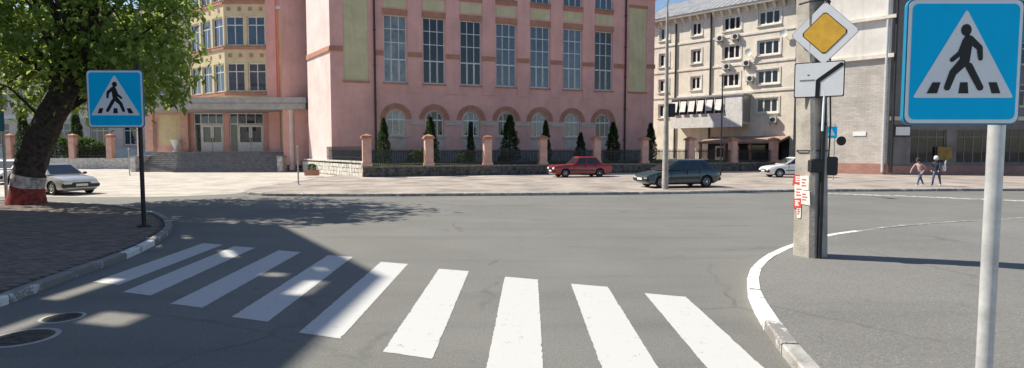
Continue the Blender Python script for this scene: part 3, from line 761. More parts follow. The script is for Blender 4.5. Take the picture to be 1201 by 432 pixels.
for i, (px_, pt, d, lab, wd) in enumerate([
    (450, 139, 2.6, 'bright green thuja beside the first pillar of the hall fence', 1.0),
    (505, 138, 3.0, 'dark thuja rising behind the second pillar of the hall fence', 1.0),
    (552, 148, 3.6, 'slim dark thuja before the third arch, left of third pillar', .8),
    (598, 136, 2.4, 'tall dark thuja right of the third pillar, under the fourth arch', 1.15),
    (640, 142, 2.8, 'thuja standing behind the fourth pillar under the fifth arch', .9),
    (681, 156, 3.0, 'short dark thuja right behind the parked red car', 1.1),
    (719, 144, 2.6, 'broad dark thuja near the right drainpipe, right of the red car', 1.25),
    (763, 145, 2.6, 'dark thuja at the right corner of the pink hall', 1.0)]): thuja(px_, pt, d, lab, i, wd)
sm = thuja_mesh('foliage', 1.1, .6, 1500, 'shrub', 9, 'ball'); stem = MB().tube([(0, 0, -.02), (0, 0, .5)], [.03, .02], 6).mesh('stem', 'bark')
def shrub(x, y, z, s_, lab, wide=1.0):
    o = thing('garden_shrub', lab, 'shrub', (x, y, z), random.uniform(0, 6), 'low garden shrubs')
    a = link('foliage', sm, o); b = link('stem', stem, o); a.scale = (s_ * wide, s_ * wide, s_); b.scale = (s_, s_, s_)
for px_, s_, lab in ((487, .9, 'low green shrub just left of the second fence pillar'), (545, .85, 'low green shrub between the second and third fence pillars'), (590, .6, 'small green shrub low behind the wall right of third pillar')):
    t, _ = on(px_, 185, A0 + FN * 1.6, FA); p = A0 + FN * 1.6 + FU * t; shrub(p.x, p.y, .98, s_, lab, 1.2)

# ---- fence and hedge at the far left, in front of the left part of the school
lf = thing('left_fence', 'light stone garden wall with three pale pillars behind the silver car', 'fence', (-58, 60, 0))
lfr = Frame(lf, (-58, 60), 0)
lfr.add(MB().b2(0, 19.2, 0, .4, 0, 1.15), 'base_wall', 'white_stone', bevel=.02)
for px_ in (10, 84, 128): 
    x, _ = lfr.px(px_, 170); o = lfr.put('pillar', pm, x, .2, 1.1); link('cap', pc, o); o.scale = (1, 1, 1.15)
    m = 0
xs_ = [lfr.px(p, 170)[0] for p in (10, 84, 128)]
for a, b in zip(xs_, xs_[1:]):
    m = MB(); L_ = b - a - .6
    for z in (.2, 1.2): m.b2(0, L_, -.02, .02, z, z + .06)
    n = int(L_ / .14)
    for i in range(n + 1): x = L_ * i / n; m.b2(x - .012, x + .012, -.012, .012, -.02, 1.4)
    lfr.put('railing', m.mesh('railing', 'dark_metal'), a + .3, .2, 1.17)
m = MB(); m.prism([(-72, 60.42), (-39, 60.42), (-39, 71.9), (-72, 71.9)], 'z', -.01, .95); tag(m.build('left_lawn', 'grass'), kind='structure')
for px_, s_, lab in ((66, 2.1, 'round green shrub left of the middle pillar behind the silver car'), (98, 2.0, 'round green shrub right of the middle pillar behind the silver car'), (112, 1.6, 'smaller green shrub beside the pillar nearest the blue crossing sign')):
    x, _ = on(px_, 175, (0, 62), 0); shrub(x, 62, .94, s_, lab, 1.3)
for px_, pt, lab in ((28, 128, 'tall dark thuja seen left of the leaning tree trunk'), (90, 128, 'tall dark thuja between the tree trunk and the blue sign')):
    x, _ = on(px_, 170, (0, 63.5), 0); _, zt = on(px_, pt, (0, 63.5), 0); s_ = (zt - .94) / 3.65
    o = thing('thuja_tree', lab, 'tree', (x, 63.5, .94), 1, 'thujas left of the entrance'); a = link('crown', tm[0], o); b = link('trunk', tk, o); a.scale = b.scale = (s_ * .85, s_ * .85, s_)
# little things by the steps
bo = thing('litter_bin', 'dark box shaped flower tub with soil at the foot of the white wall', 'flower tub', (*G(366, 206, PZ).xy, PZ), .2)
MB().prism([(-.5, -.3), (.5, -.3), (.5, .3), (-.5, .3)], 'z', 0, .42).build('tub', 'terracotta', bo, bevel=.02); MB().b2(-.44, .44, -.24, .24, .40, .432).build('soil', 'dark_metal', bo)
bo.name = 'flower_tub'; link('plant', sm, bo, (0, 0, .4)).scale = (.55, .45, .4)
o = thing('stone_urn', 'white stone urn standing left of the entrance doors', 'urn', (ew.w(X(212), -.9, 0).x, 57.0, EL - .02))
MB().lathe([(.30, 0), (.30, .12), (.16, .2), (.14, .35), (.34, .75), (.42, 1.1), (.46, 1.14), (.46, 1.2), (.36, 1.2), (.3, 1.05)], 16).build('bowl', 'frame_white', o, smooth=40)
for px_, py_, lab in ((350, 217, 'thin grey post on the pavement before the white stone wall'), (152, 206, 'thin grey post on the forecourt right of the left garden wall')):
    p = G(px_, py_, PZ if px_ > 200 else .004); o = thing('metal_post', lab, 'post', p, 0, 'thin metal posts')
    MB().tube([(0, 0, 0), (0, 0, 2.1)], .04, 10).build('pole', 'grey_metal', o, smooth=40); MB().lathe([(.055, 2.095), (.055, 2.13), (.01, 2.16)], 10).build('cap', 'grey_metal', o); MB().lathe([(.12, 0), (.12, .02), (.05, .05)], 12).build('base_plate', 'grey_metal', o)

# ================================================================== BEIGE APARTMENT HOUSE
BA = math.atan2(-F, 660); BO = Vector((28.3, 58)) - Vector((math.cos(BA), math.sin(BA))) * 17.0; BLN = 17.35
apt = thing('apartment_house', 'sunlit beige five storey apartment house with dark windows and drainpipes', 'building', (BO.x, BO.y, PZ))
bf = Frame(apt, BO, BA); off = 17.0
rows_ = [(14.95, 16.5), (11.85, 13.45), (8.85, 10.4), (5.85, 7.45)]
cols_ = [(off - 14.5, 1.3, 2), (off - 10.4, 1.25, 2), (off - 6.3, 2.0, 3), (off - 2.35, 2.3, 3)]
hs = [(c - w / 2, c + w / 2, a, b) for (c, w, n) in cols_ for (a, b) in rows_]
m = wall(MB(), 0, BLN, 0, 17.2, hs, depth=.22)
m.face([(BLN, 0, 0), (BLN, 11, 0), (BLN, 11, 17.2), (BLN, 0, 17.2)]); m.face([(0, 11, 0), (0, 0, 0), (0, 0, 17.2), (0, 11, 17.2)]); m.face([(BLN, 11, 0), (0, 11, 0), (0, 11, 17.2), (BLN, 11, 17.2)])
bf.add(m, 'wall', 'beige')
bf.add(MB().b2(.25, BLN - .25, .3, 10.8, 0, 17.1), 'building_core', 'dark_wall')
for (c, w, n) in cols_:
    for (a, b) in rows_:
        window(bf, c, a, w, b - a, n, (), y=.12, bar=.15, gl='glass_house', sill='beige_trim', sillw=.14)
        so_ = MB(); so_.b2(c - w / 2 - .18, c - w / 2 - .003, -.05, .02, a - .1, b + .16); so_.b2(c + w / 2 + .003, c + w / 2 + .18, -.05, .02, a - .1, b + .16); so_.b2(c - w / 2 - .003, c + w / 2 + .003, -.052, .02, b + .003, b + .16)
        bf.add(so_, 'window_surround', 'beige_trim')
for z in (14.2, 11.1, 8.1): bf.add(MB().b2(0, BLN, -.08, .02, z, z + .2), 'string_course', 'beige_trim')
bf.add(MB().b2(-.2, BLN + .2, -.75, .1, 17.2, 17.45), 'cornice', 'beige_trim')
bm_ = MB().prism([(-.6, 0), (.02, 0), (.02, -.6), (-.12, -.6), (-.55, -.2)], 'x', -.12, .12).mesh('bracket', 'beige_trim')
for i in range(19): bf.put('cornice_bracket', bm_, .4 + i * .93, 0, 17.198)
rfm = MB(); rfm.face([(-.3, -.85, 17.46), (BLN + .3, -.85, 17.46), (BLN + .3, 5.5, 20.6), (-.3, 5.5, 20.6)]); rfm.face([(BLN + .3, 5.5, 20.6), (BLN + .3, 11.8, 17.46), (-.3, 11.8, 17.46), (-.3, 5.5, 20.6)])
rfm.b2(-.3, BLN + .3, -.85, 11.8, 17.453, 17.459)
ro = bf.add(rfm, 'roof', 'roof_metal')
seam = MB()
for i in range(30):
    x = -.2 + i * .605; seam.tube([(x, -.84, 17.48), (x, 5.5, 20.62)], .03, 4)
tag(seam.build('roof_seams', 'roof_metal', ro), kind='stuff')
for x, h in ((off - 7.5, 1.6), (off - 3, 1.3)): MB().b2(x - .5, x + .5, 2.6, 3.4, 18.6, 20.4 + h).build('chimney', 'grey_brick', ro)
for x in (off - 12.9, off - 8.6): bf.add(MB().tube([(x, -.12, 1), (x, -.12, 17.2)], .09, 8), 'drainpipe', 'dark_metal', smooth=40)
# air conditioners and dishes (things fixed on the house)
acn = 0
for px_, py_, lab in ((845, 46, 'air conditioner under the top triple window, nearest the drainpipe'), (863, 44, 'air conditioner under the top triple window, right of its neighbour'), (853, 79, 'air conditioner under the second highest triple window'), (876, 75, 'air conditioner between two triple windows, upper of three'), (880, 93, 'air conditioner left of the third row right window'), (907, 141, 'air conditioner low on the beige house near its right corner')):
    x, z = bf.px(px_, py_); o = thing('air_conditioner', lab, 'air conditioner', bf.w(x, 0, z - .3), BA, 'air conditioners on the beige house')
    MB().b2(-.42, .42, -.42, -.06, .03, .62).build('casing', 'ac_white', o, bevel=.02); MB().lathe([(.25, -.43), (.25, -.415), (.2, -.41)], 16, (.08, 0, .33), 'y').build('fan_grille', 'black_trim', o)
    for s_ in (-.3, .3): MB().b2(s_ - .02, s_ + .02, -.42, .0, -.01, .028).b2(s_ - .02, s_ + .02, -.04, .0, -.3, -.01).build('bracket', 'dark_metal', o)
for px_, py_, lab in ((880, 62, 'white satellite dish between the triple windows, second row'), (921, 40, 'white satellite dish near the top right corner of the beige house')):
    x, z = bf.px(px_, py_); o = thing('satellite_dish', lab, 'satellite dish', bf.w(x, 0, z), BA, 'satellite dishes')
    d = MB().lathe([(.02, -.34), (.22, -.37), (.38, -.45), (.40, -.455), (.22, -.40), (.02, -.36)], 18, (0, 0, 0), 'y').build('dish', 'ac_white', o, smooth=50)
    MB().tube([(0, .01, -.2), (0, -.2, -.2), (0, -.36, 0)], .025, 6).build('arm', 'dark_metal', o)
# glazed loggia box with white fascia on the first floor
lg0, lg1 = bf.px(797, 130)[0], bf.px(880, 130)[0]
lo = thing('loggia', 'white projecting glazed loggia with striped awnings on the beige house', 'loggia', bf.w(lg0, 0, 4.7), BA)
LW = lg1 - lg0; D = 1.9
MB().b2(0, LW, -D, -.002, 0, .28).build('floor_slab', 'beige_trim', lo)
MB().b2(.02, LW - .02, -D - .05, -D + .06, -.25, 1.25).build('parapet', 'awning', lo)
MB().b2(LW - .1, LW, -D + .06, -.002, .28, 3.05).build('side_wall', 'grey_metal', lo)
MB().b2(0, .1, -D + .06, -.002, .28, 3.05).build('side_wall', 'grey_metal', lo)
MB().b2(-.1, LW + .1, -D - .12, -.002, 3.053, 3.22).build('roof', 'roof_metal', lo)
m = MB()
for i in range(9): x = LW * i / 8; m.b2(max(0.03, x - .05), min(LW - .03, x + .05), -D, -D + .08, 1.253, 3.05)
m.b2(.03, LW - .03, -D + .001, -D + .079, 2.9, 3.05); wf = m.build('window_frame', 'frame_white', lo)
MB().b2(.1, LW - .1, -D + .085, -D + .1, 1.253, 3.05).build('glass', 'glass_house', wf)
for i in range(6):
    x0 = .15 + i * LW * .125; x1 = x0 + LW * .085
    m = MB(); m.prism([(-D - .02, 2.75), (-D - .03, 2.68), (-D - .34, 1.55), (-D - .32, 1.62)], 'x', x0, x1); m.build('awning', 'awning', lo)
MB().b2(LW * .77, LW - .1, -D - .02, -D + .1, 1.26, 2.9).build('white_panel', 'awning', lo)
# ground floor shop: porch roof, dark front, pale doors
sp = thing('shop_porch', 'low shop porch with pinkish roof under the loggia of the beige house', 'porch', bf.w(off - 9, 0, PZ), BA)
pw = 9.0
MB().prism([(-3.0, 2.55), (-3.0, 2.75), (-.005, 3.35), (-.005, 3.1)], 'x', 0.6, pw).build('roof', 'brown_roof', sp)
for x in (.8, 3.5, 6.2, 8.8): MB().b2(x - .11, x + .11, -2.9, -2.68, 0, 2.6).build('post', 'terracotta', sp)
m = MB(); m.b2(.4, pw, -.10, -.003, 0, 3.0); m.build('dark_front', 'dark_metal', sp)
for x in (1.2, 2.8):
    d = MB().b2(x, x + 1.1, -.16, -.103, .05, 2.3).build('door', 'frame_white', sp); MB().b2(x + .15, x + .95, -.17, -.163, 1.1, 2.1).build('glass', 'glass_house', d); MB().b2(x + .95, x + 1.02, -.24, -.163, 1.0, 1.12).build('handle', 'dark_metal', d)
MB().b2(4.8, 8.3, -.15, -.103, .9, 2.4).build('shop_window', 'glass_house', sp)

# ================================================================== BRICK CORNER BUILDING ON THE RIGHT
C0 = Vector((29.0, 43.9)); cdir = Vector((-.704, .710)); cle = 6.3; CL = C0 + cdir * cle; H2 = 20
cor = thing('corner_building', 'tall grey corner house with one sunlit side wall and one dark shaded front', 'building', (C0.x, C0.y, PZ))
cf1 = Frame(cor, CL, BA)
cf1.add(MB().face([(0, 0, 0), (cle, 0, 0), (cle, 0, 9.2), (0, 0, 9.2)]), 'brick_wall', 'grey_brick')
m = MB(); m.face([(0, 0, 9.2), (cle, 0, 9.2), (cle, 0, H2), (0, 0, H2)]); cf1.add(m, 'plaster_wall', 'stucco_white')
cf1.add(MB().b2(0, cle + .1, -.08, .02, 0.02, .95), 'plinth', 'plinth_brick')
for z, h, d in ((9.1, .3, .22), (12.05, .25, .28), (15.2, .2, .2)): cf1.add(MB().b2(-.1, cle + d, -d, .05, z, z + h), 'ledge', 'beige_trim')
nx, nz = cf1.px(1008, 157); cf1.add(MB().b2(nx - .45, nx + .45, -.05, .01, nz - .17, nz + .17), 'wall_plate', 'notice')
cf1.add(MB().tube([(cle - .25, -.16, .3), (cle - .25, -.16, H2)], .10, 10), 'drainpipe', 'galv', smooth=40)
cf2 = Frame(cor, C0, R(.5)); fw = 34
hs = [(1.8 + 3.6 * i, 4.2 + 3.6 * i, z, z + 1.7) for i in range(9) for z in (5.4, 8.6, 11.8, 15.0)] + [(1.8 + 3.6 * i, 4.6 + 3.6 * i, 1.0, 3.6) for i in range(9)]
m = wall(MB(), 0, fw, 0, H2, hs, depth=.25)
m.face([(fw, 0, 0), (fw, 14, 0), (fw, 14, H2), (fw, 0, H2)]); m.face([(0, 0, H2), (fw, 0, H2), (fw, 14, H2), (-4, 14, H2)])
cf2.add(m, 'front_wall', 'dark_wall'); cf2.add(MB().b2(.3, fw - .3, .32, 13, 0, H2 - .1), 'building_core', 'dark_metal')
for a, b, c, d in hs:
    window(cf2, (a + b) / 2, c, b - a, d - c, 3 if c > 2 else 4, (.7,) if c > 2 else (.78,), y=.15, bar=.07, gl='glass_house', fmat='door_grey' if c > 2 else 'dark_wall', sill='impost' if c > 2 else None)
cf2.add(MB().b2(0.05, fw, -.1, .02, .02, .8), 'plinth', 'plinth_brick'); cf2.add(MB().b2(.05, fw, -.15, .02, 4.3, 4.6), 'string_course', 'impost')
cf2.add(MB().tube([(.22, -.2, .3), (.22, -.2, H2)], .09, 10), 'drainpipe', 'dark_metal', smooth=40)
ox, oz = cf2.px(1107, 180); cf2.add(MB().b2(ox - .55, ox + .55, -.12, .0, oz - .5, oz + .5), 'ochre_board', 'ochre')
wx, wz = cf2.px(1058, 154); bd = cf2.add(MB().b2(wx - .65, wx + .65, -.08, .0, wz - .45, wz + .45), 'wall_board', 'brown_pipe'); MB().b2(wx - .55, wx + .55, -.1, -.083, wz - .32, wz + .32).build('white_face', 'notice', bd)

# ================================================================== TALL CORNER HOUSE LEFT OF THE FRAME (unseen, added to cast the road shadow)
NL = 12.0; NT = 17.2; Q0 = Vector((-17.5, 13.62)); Q1 = Vector((-21.7, 19.86)); Q2 = Vector((-44, 24.5)); Q3 = Vector((-17.9, -26)); Q4 = Vector((-44, -26))
nb = thing('unseen_corner_house', 'unseen plastered corner house added left of the leaning tree to shade the crossing', 'building', (Q0.x, Q0.y, PZ))
def facade(P, Q, name, gaps=()):
    d = Q - P; fr = Frame(nb, P, math.atan2(d.y, d.x)); Ln = d.length; n = max(1, int(Ln / 3.4)); c0 = Ln / n
    hs = [(c0 * (i + .5) - .8, c0 * (i + .5) + .8, z, z + 1.8) for i in range(n) for z in (1.6, 5, 8.6)]
    fr.add(wall(MB(), 0, Ln, 0, NL, hs, depth=.2), name, 'beige')
    for a, b, c, e in hs: window(fr, (a + b) / 2, c, b - a, e - c, 2, (.65,), y=.12, bar=.08, gl='glass_house', sill='beige_trim')
    fr.add(MB().b2(0, Ln, -.05, .05, 0.02, .9), 'plinth', 'slab_grey')
    sc = MB(); wall(sc, 0, Ln, NL + .03, NT, list(gaps), y=0, depth=.2); wall(sc, 0, Ln, NL + .03, NT, list(gaps), y=.2, depth=.0001)  # screen added above the roof, its holes let sun patches into the shadow
    sc.face([(0, 0, NT), (Ln, 0, NT), (Ln, .2, NT), (0, .2, NT)]); fr.add(sc, 'light_gap_screen', 'beige')
facade(Q3, Q0, 'wall', [(38.2, 39.1, 15.9, 16.45), (37.0, 38.3, 12.2, 12.75), (35.2, 36.5, 12.9, 13.4), (36.3, 36.8, 13.7, 14.6), (33.0, 33.8, 12.4, 12.9), (39.15, 39.45, 14.9, 15.5)])
facade(Q0, Q1, 'wall', [(1.1, 2.3, 14.0, 14.6), (1.9, 3.0, 12.1, 12.6), (3.6, 4.5, 13.2, 13.7), (.2, .8, 16.0, 16.4)]); facade(Q1, Q2, 'wall')
m = MB(); m.prism([(p.x - Q0.x, p.y - Q0.y) for p in (Q3, Q0, Q1, Q2, Q4)], 'z', NL - .2, NL + .02); m.build('roof', 'roof_metal', nb)
m = MB(); m.prism([(p.x - Q0.x, p.y - Q0.y) for p in (Vector((-18.5, -25.5)), Vector((-18.3, 13.2)), Vector((-22.2, 19.3)), Vector((-43, 23.7)), Vector((-43, -25.5)))], 'z', 0, NL - .3); m.build('building_core', 'dark_wall', nb)

# ================================================================== SIGNS AND POLES
def rrect(w, h, r, n=6):
    pts = []
    for cx, cy, a0 in ((w / 2 - r, h / 2 - r, 0), (-w / 2 + r, h / 2 - r, 90), (-w / 2 + r, -h / 2 + r, 180), (w / 2 - r, -h / 2 + r, 270)):
        for k in range(n + 1): t = R(a0 + 90 * k / n); pts.append((cx + r * math.cos(t), cy + r * math.sin(t)))
    return pts
def capsule(m, a, b, ra, rb, y0, y1):
    a, b = Vector(a), Vector(b); d = (b - a); ang0 = math.atan2(d.y, d.x); pts = []
    for k in range(9): t = ang0 + math.pi / 2 + math.pi * k / 8; pts.append((a.x + ra * math.cos(t), a.y + ra * math.sin(t)))
    for k in range(9): t = ang0 - math.pi / 2 + math.pi * k / 8; pts.append((b.x + rb * math.cos(t), b.y + rb * math.sin(t)))
    m.prism(pts, 'y', y0, y1)
def crossing_sign(t, cx, cz, w, h, mirror, yf=0.0):
    """blue square with white triangle and walker; front faces -y. unit coordinates: 0..1 each way from top left as measured on the sign"""
    def P(u, v): return ((u - .5) * w * (-1 if mirror else 1), (.5 - v) * h)
    pl = MB().prism(rrect(w, h, .07 * w), 'y', yf, yf + .025).build('sign_plate', 'sign_edge', t, (cx, 0, cz))
    MB().prism(rrect(w * .975, h * .975, .06 * w), 'y', yf - .003, yf - .0005).build('white_border', 'sign_white', pl)
    MB().prism(rrect(w * .915, h * .915, .05 * w), 'y', yf - .006, yf - .0035).build('blue_field', 'sign_blue', pl)
    tri = [P(*q) for q in ((.085, .755), (.074, .775), (.085, .785), (.915, .785), (.926, .775), (.915, .755), (.515, .11), (.50, .095), (.485, .11))]
    MB().prism(tri, 'y', yf - .009, yf - .0065).build('white_triangle', 'sign_white', pl)
    f = MB(); y0, y1 = yf - .012, yf - .0095; s_ = w
    hd = P(.500, .250); f.prism([(hd[0] + .044 * w * math.cos(R(20 * k)), hd[1] + .047 * h * math.sin(R(20 * k))) for k in range(18)], 'y', y0, y1)
    segs = [((.520, .325), (.497, .49), .040, .044), ((.455, .432), (.390, .484), .021, .019), ((.50, .34), (.455, .432), .030, .020),
            ((.537, .322), (.620, .389), .030, .025), ((.620, .389), (.632, .473), .025, .019),
            ((.487, .50), (.402, .586), .040, .030), ((.402, .586), (.358, .703), .030, .026), ((.537, .535), (.640, .703), .030, .027)]
    for i, (a, b, r0, r1) in enumerate(segs): capsule(f, P(*a), P(*b), r0 * s_, r1 * s_, y0 - .0002 * i, y1 - .0001 * i)
    f.build('walker_pictogram', 'sign_black', pl)
    for q in (((.232, .662), (.300, .662), (.273, .75), (.185, .75)), ((.469, .662), (.531, .662), (.542, .75), (.458, .75)), ((.713, .662), (.782, .662), (.817, .75), (.744, .75))):
        MB().prism([P(*p) for p in q], 'y', y0, y1).build('zebra_bar', 'sign_black', pl)
    return pl
# right near sign
a_, d_, e_ = ray(1130, 73); k_ = 3.375 / d_
rs = thing('crossing_sign', 'large blue pedestrian crossing sign on pale post at the right edge', 'road sign', (2.945, 3.46, PZ), 0, 'pedestrian crossing signs')
MB().tube([(0, 0, -.02), (0, 0, 2.95)], .043, 16).build('post', 'galv', rs, smooth=40)
MB().lathe([(.044, 2.95), (.03, 2.985)], 16).build('post_cap', 'black_trim', rs)
crossing_sign(rs, a_ * k_ - 2.945, CH + e_ * k_ - PZ, .685, .735, False, -.085)
for z in (2.42, 2.80): MB().b2(-.06, .06, -.062, .055, z - .02, z + .02).build('clamp', 'grey_metal', rs)
# left sign
ls = G(169, 266, PZ); lt = thing('crossing_sign', 'blue pedestrian crossing sign on a thin dark post before the tree', 'road sign', ls, 0, 'pedestrian crossing signs')
MB().tube([(0, 0, -.02), (0, 0, 4.1)], .050, 12).build('post', 'dark_metal', lt, smooth=40); MB().lathe([(.051, 4.1), (.02, 4.14)], 12).build('post_cap', 'black_trim', lt); MB().lathe([(.16, 0), (.16, .03), (.06, .06)], 14).build('base_plate', 'dark_metal', lt)
a_, d_, e_ = ray(138, 116.5); k_ = ls.y / d_
crossing_sign(lt, a_ * k_ - ls.x, CH + e_ * k_ - PZ, 1.42, 1.44, True, -.085)
for z in (2.95, 3.85): MB().b2(-.55, .055, -.0605, -.045, z - .03, z + .03).b2(-.055, .055, -.045, .053, z - .025, z + .025).build('clamp', 'grey_metal', lt)

# big concrete pole with diamond sign
pp = G(950, 300, PZ); pole = thing('utility_pole', 'thick square concrete utility pole on the right corner', 'pole', pp)
m = MB(); r0, r1, ph = .285, .165, 9.5; lean = -.35
prof = [(0, r0, 0), (2.2, .26, -.04), (ph, r1, lean)]
rings = []
for z, r, dx in prof:
    kk = len(m.v)
    for q in range(8):
        t = R(-113 + 90 * (q // 2)) + (R(-9) if q % 2 == 0 else R(9)); m.v.append((dx + r * math.cos(t), r * math.sin(t), z - (.02 if z == 0 else 0)))
    rings.append(kk)
for i in range(2):
    for q in range(8): r_ = (q + 1) % 8; m.f.append((rings[i] + q, rings[i] + r_, rings[i + 1] + r_, rings[i + 1] + q)); m.m.append(0)
m.f.append(tuple(rings[2] + q for q in range(8))); m.m.append(0)
m.build('shaft', 'concrete_pole', pole)
for z in (1.95, 3.3, 4.6): MB().tube([(-.27 * math.cos(R(45 * q)) - .02 * z * .8, .27 * math.sin(R(45 * q)), z) for q in range(9)], .012, 5).build('steel_band', 'dark_metal', pole)
MB().b2(.16, .38, -.16, .06, 1.50, 1.84).build('junction_box', 'black_trim', pole, bevel=.02)
MB().b2(-.19, .02, -.33, -.16, 1.56, 1.80).build('junction_box', 'dark_metal', pole, bevel=.02)
k = MB().tube([(.24, -.08, 1.82), (.22, -.14, 2.4), (.14, -.2, 3.6), (.05, -.2, 5), (-.1, -.17, 8)], .014, 6); k.build('cable', 'black_trim', pole)
# sign post in front of it
sp_x = G(961, 302, PZ); dt = thing('priority_sign', 'yellow diamond sign above a white plate with bent black arrow line', 'road sign', sp_x, R(-30))
ang_l = .0
MB().tube([(0, -.12, -.02), (0, -.12, 5.1)], .04, 12).build('post', 'dark_metal', dt, smooth=40)
k = MB().tube([(-.015, -.172, 2.3), (-.005, -.172, 3.02)], .020, 8); k.build('post_highlight', 'sign_white', dt)  # white strip standing in for the sunlit highlight on the round post
for z in (2.4, 2.9): MB().b2(-.05, .05, -.17, -.07, z, z + .05).build('highlight_clip', 'dark_metal', dt)
PO_ = dt.location + Matrix.Rotation(R(-30), 3, 'Z') @ Vector((0, -.19, 0))
def at(px_, py_, y):
    t_, z_ = on(px_, py_, PO_, R(-30)); return t_, z_ - PZ
yy = dt.location.y - .2
cx, cz = at(967, 39, yy); hd = .585
def diamond(r): 
    out = []
    for q in range(4):
        for s_ in (-1, 1):
            t = R(90 * q); c_ = Vector((math.cos(t), math.sin(t))) * r; n_ = Vector((-c_.y, c_.x)).normalized(); out.append(tuple(c_ - c_.normalized() * .03 + n_ * s_ * .03))
    return out
dp = MB().prism([(x * .90, z * .93) for x, z in diamond(hd + .012)], 'y', -.185, -.163).build('diamond_plate', 'sign_back', dt, (cx, 0, cz))
MB().prism([(x * .90, z * .93) for x, z in diamond(hd)], 'y', -.190, -.1855).build('white_face', 'sign_white', dp)
MB().prism([(x * .90, z * .93) for x, z in diamond(hd * .70)], 'y', -.193, -.1905).build('dark_outline', 'sign_black', dp)
MB().prism([(x * .90, z * .93) for x, z in diamond(hd * .665)], 'y', -.196, -.1935).build('yellow_face', 'sign_yellow', dp)
x0, z1 = at(932, 74.5, yy); x1, z0 = at(990, 113, yy); w_, h_ = x1 - x0, z1 - z0
pl = MB().prism(rrect(w_, h_, .03), 'y', -.185, -.163).build('plate', 'sign_black', dt, ((x0 + x1) / 2, 0, (z0 + z1) / 2))
MB().prism(rrect(w_ - .035, h_ - .035, .025), 'y', -.190, -.1855).build('white_face', 'sign_white', pl)
pa = [((at(px_, py_, yy)[0] - (x0 + x1) / 2), (at(px_, py_, yy)[1] - (z0 + z1) / 2)) for px_, py_ in ((958.5, 113), (959.5, 95), (987, 75.5))]
m = MB(); capsule(m, pa[0], pa[1], .036, .036, -.194, -.1905); capsule(m, pa[1], pa[2], .036, .036, -.1945, -.1907); m.build('route_line', 'sign_black', pl)
m = MB(); q0 = (at(938, 95, yy)[0] - (x0 + x1) / 2, at(938, 95, yy)[1] - (z0 + z1) / 2); m.b2(q0[0], q0[0] + .24, -.1925, -.1902, q0[1] - .012, q0[1] + .012); m.build('thin_line', 'sign_back', pl)
for z in (cz - .15, cz + .2, (z0 + z1) / 2 + .1, (z0 + z1) / 2 - .12): MB().b2(-.06, .06, -.164, -.07, z - .02, z + .02).build('clamp', 'dark_metal', dt)
# paper notices on the pole (left lit face)
nrm = Vector((-.927, -.375, 0)); tg = Vector((.375, -.927, 0))
notes = [(-.07, 1.42, .20, .16, 'paper_red', 'red and white paper notice highest on the concrete pole'), (.05, 1.36, .15, .22, 'paper', 'white paper notice on the pole beside the red one'), (-.06, 1.18, .17, .22, 'paper', 'white torn notice on the pole below the red one'),
         (.07, 1.10, .16, .2, 'paper', 'white notice at the pole corner near the dark post'), (-.09, .98, .14, .15, 'paper_red', 'lower red paper scrap on the concrete pole'), (-.05, .82, .09, .16, 'paper', 'lowest narrow white paper strip on the concrete pole')]
for i, (u, z, w_, h_, mm, lab) in enumerate(notes):
    w_ *= 1.25; h_ *= 1.25
    rr = .285 - (.285 - .26) * min(z, 2.2) / 2.2; base = nrm * (rr * .809 + .006 + .0012 * i) + Vector((-.04 * z / 2.2, 0, 0)) + tg * u
    o = thing('paper_notice', lab, 'notice', pp + base + Vector((0, 0, z)), R(-68), 'paper notices on the concrete pole')
    j = lambda: random.uniform(-.02, .02)
    MB().prism([(-w_ / 2 + j(), -h_ / 2 + j()), (w_ / 2 + j(), -h_ / 2 + j()), (w_ / 2 + j(), h_ / 2 + j()), (-w_ / 2 + j(), h_ / 2 + j())], 'y', -.002, .0).build('sheet', mm, o)
    k = MB()
    for r_ in range(3): k.b2(-w_ * .3, w_ * random.uniform(.05, .3), -.0032, -.0021, h_ * (.22 - .2 * r_) - .012, h_ * (.22 - .2 * r_) + .012)
    k.build('print', 'paper_red' if mm == 'paper' else 'paper', o)

# lamp post by the blue car, thin mast, distant sign, sign at the left edge
lpz = G(780, 222, PZ); o = thing('lamp_post', 'tall pale concrete lamp post standing in front of the dark blue car', 'lamp post', lpz)
MB().tube([(0, 0, -.02), (0, 0, 1.6), (0, 0, 4), (-.03, 0, 8.6)], [.165, .15, .11, .06], 12).build('shaft', 'concrete_pole', o, smooth=40)
MB().tube([(-.03, 0, 8.5), (-.03, 0, 9.0), (-.05, -.5, 9.35), (-.05, -1.2, 9.45)], .04, 8).build('arm', 'grey_metal', o); MB().b2(-.17, .07, -1.75, -1.15, 9.38, 9.54).build('lamp_head', 'grey_metal', o, bevel=.04)
m = MB().b2(.12, .42, -.1, .12, 3.55, 4.2); m.build('switch_box', 'dark_metal', o, bevel=.02)
lpz = G(845, 206, PZ); o = thing('thin_mast', 'thin dark mast standing in front of the beige house loggia', 'mast', lpz)
hh = 2.1 + (175 - 92) / (F / lpz.y); MB().tube([(0, 0, -.02), (0, 0, 3), (0, 0, hh)], [.07, .06, .04], 8).build('shaft', 'dark_metal', o, smooth=40); MB().box((0, 0, hh), (.5, .06, .06)).build('crossarm', 'dark_metal', o)
lpz = G(977, 211, PZ); o = thing('distant_sign', 'small blue square sign on thin pole beyond the street, right of the concrete pole', 'road sign', lpz)
MB().tube([(0, 0, -.02), (0, 0, 3.6)], .04, 8).build('post', 'grey_metal', o, smooth=40)
b_ = MB().prism(rrect(.75, .75, .05), 'y', -.07, -.045).build('sign_plate', 'sign_blue', o, (-.25, 0, 3.05)); MB().prism([(-.25, -.2), (.25, -.2), (0, .25)], 'y', -.074, -.0705).build('white_triangle', 'sign_white', b_)
MB().lathe([(.02, -.2), (.3, -.18), (.3, -.12), (.02, -.1)], 16, (.42, .1, 2.5), 'y').build('round_sign_back', 'sign_black', o); MB().b2(0, .42, -.06, -.02, 2.48, 2.52).build('bracket', 'grey_metal', o)
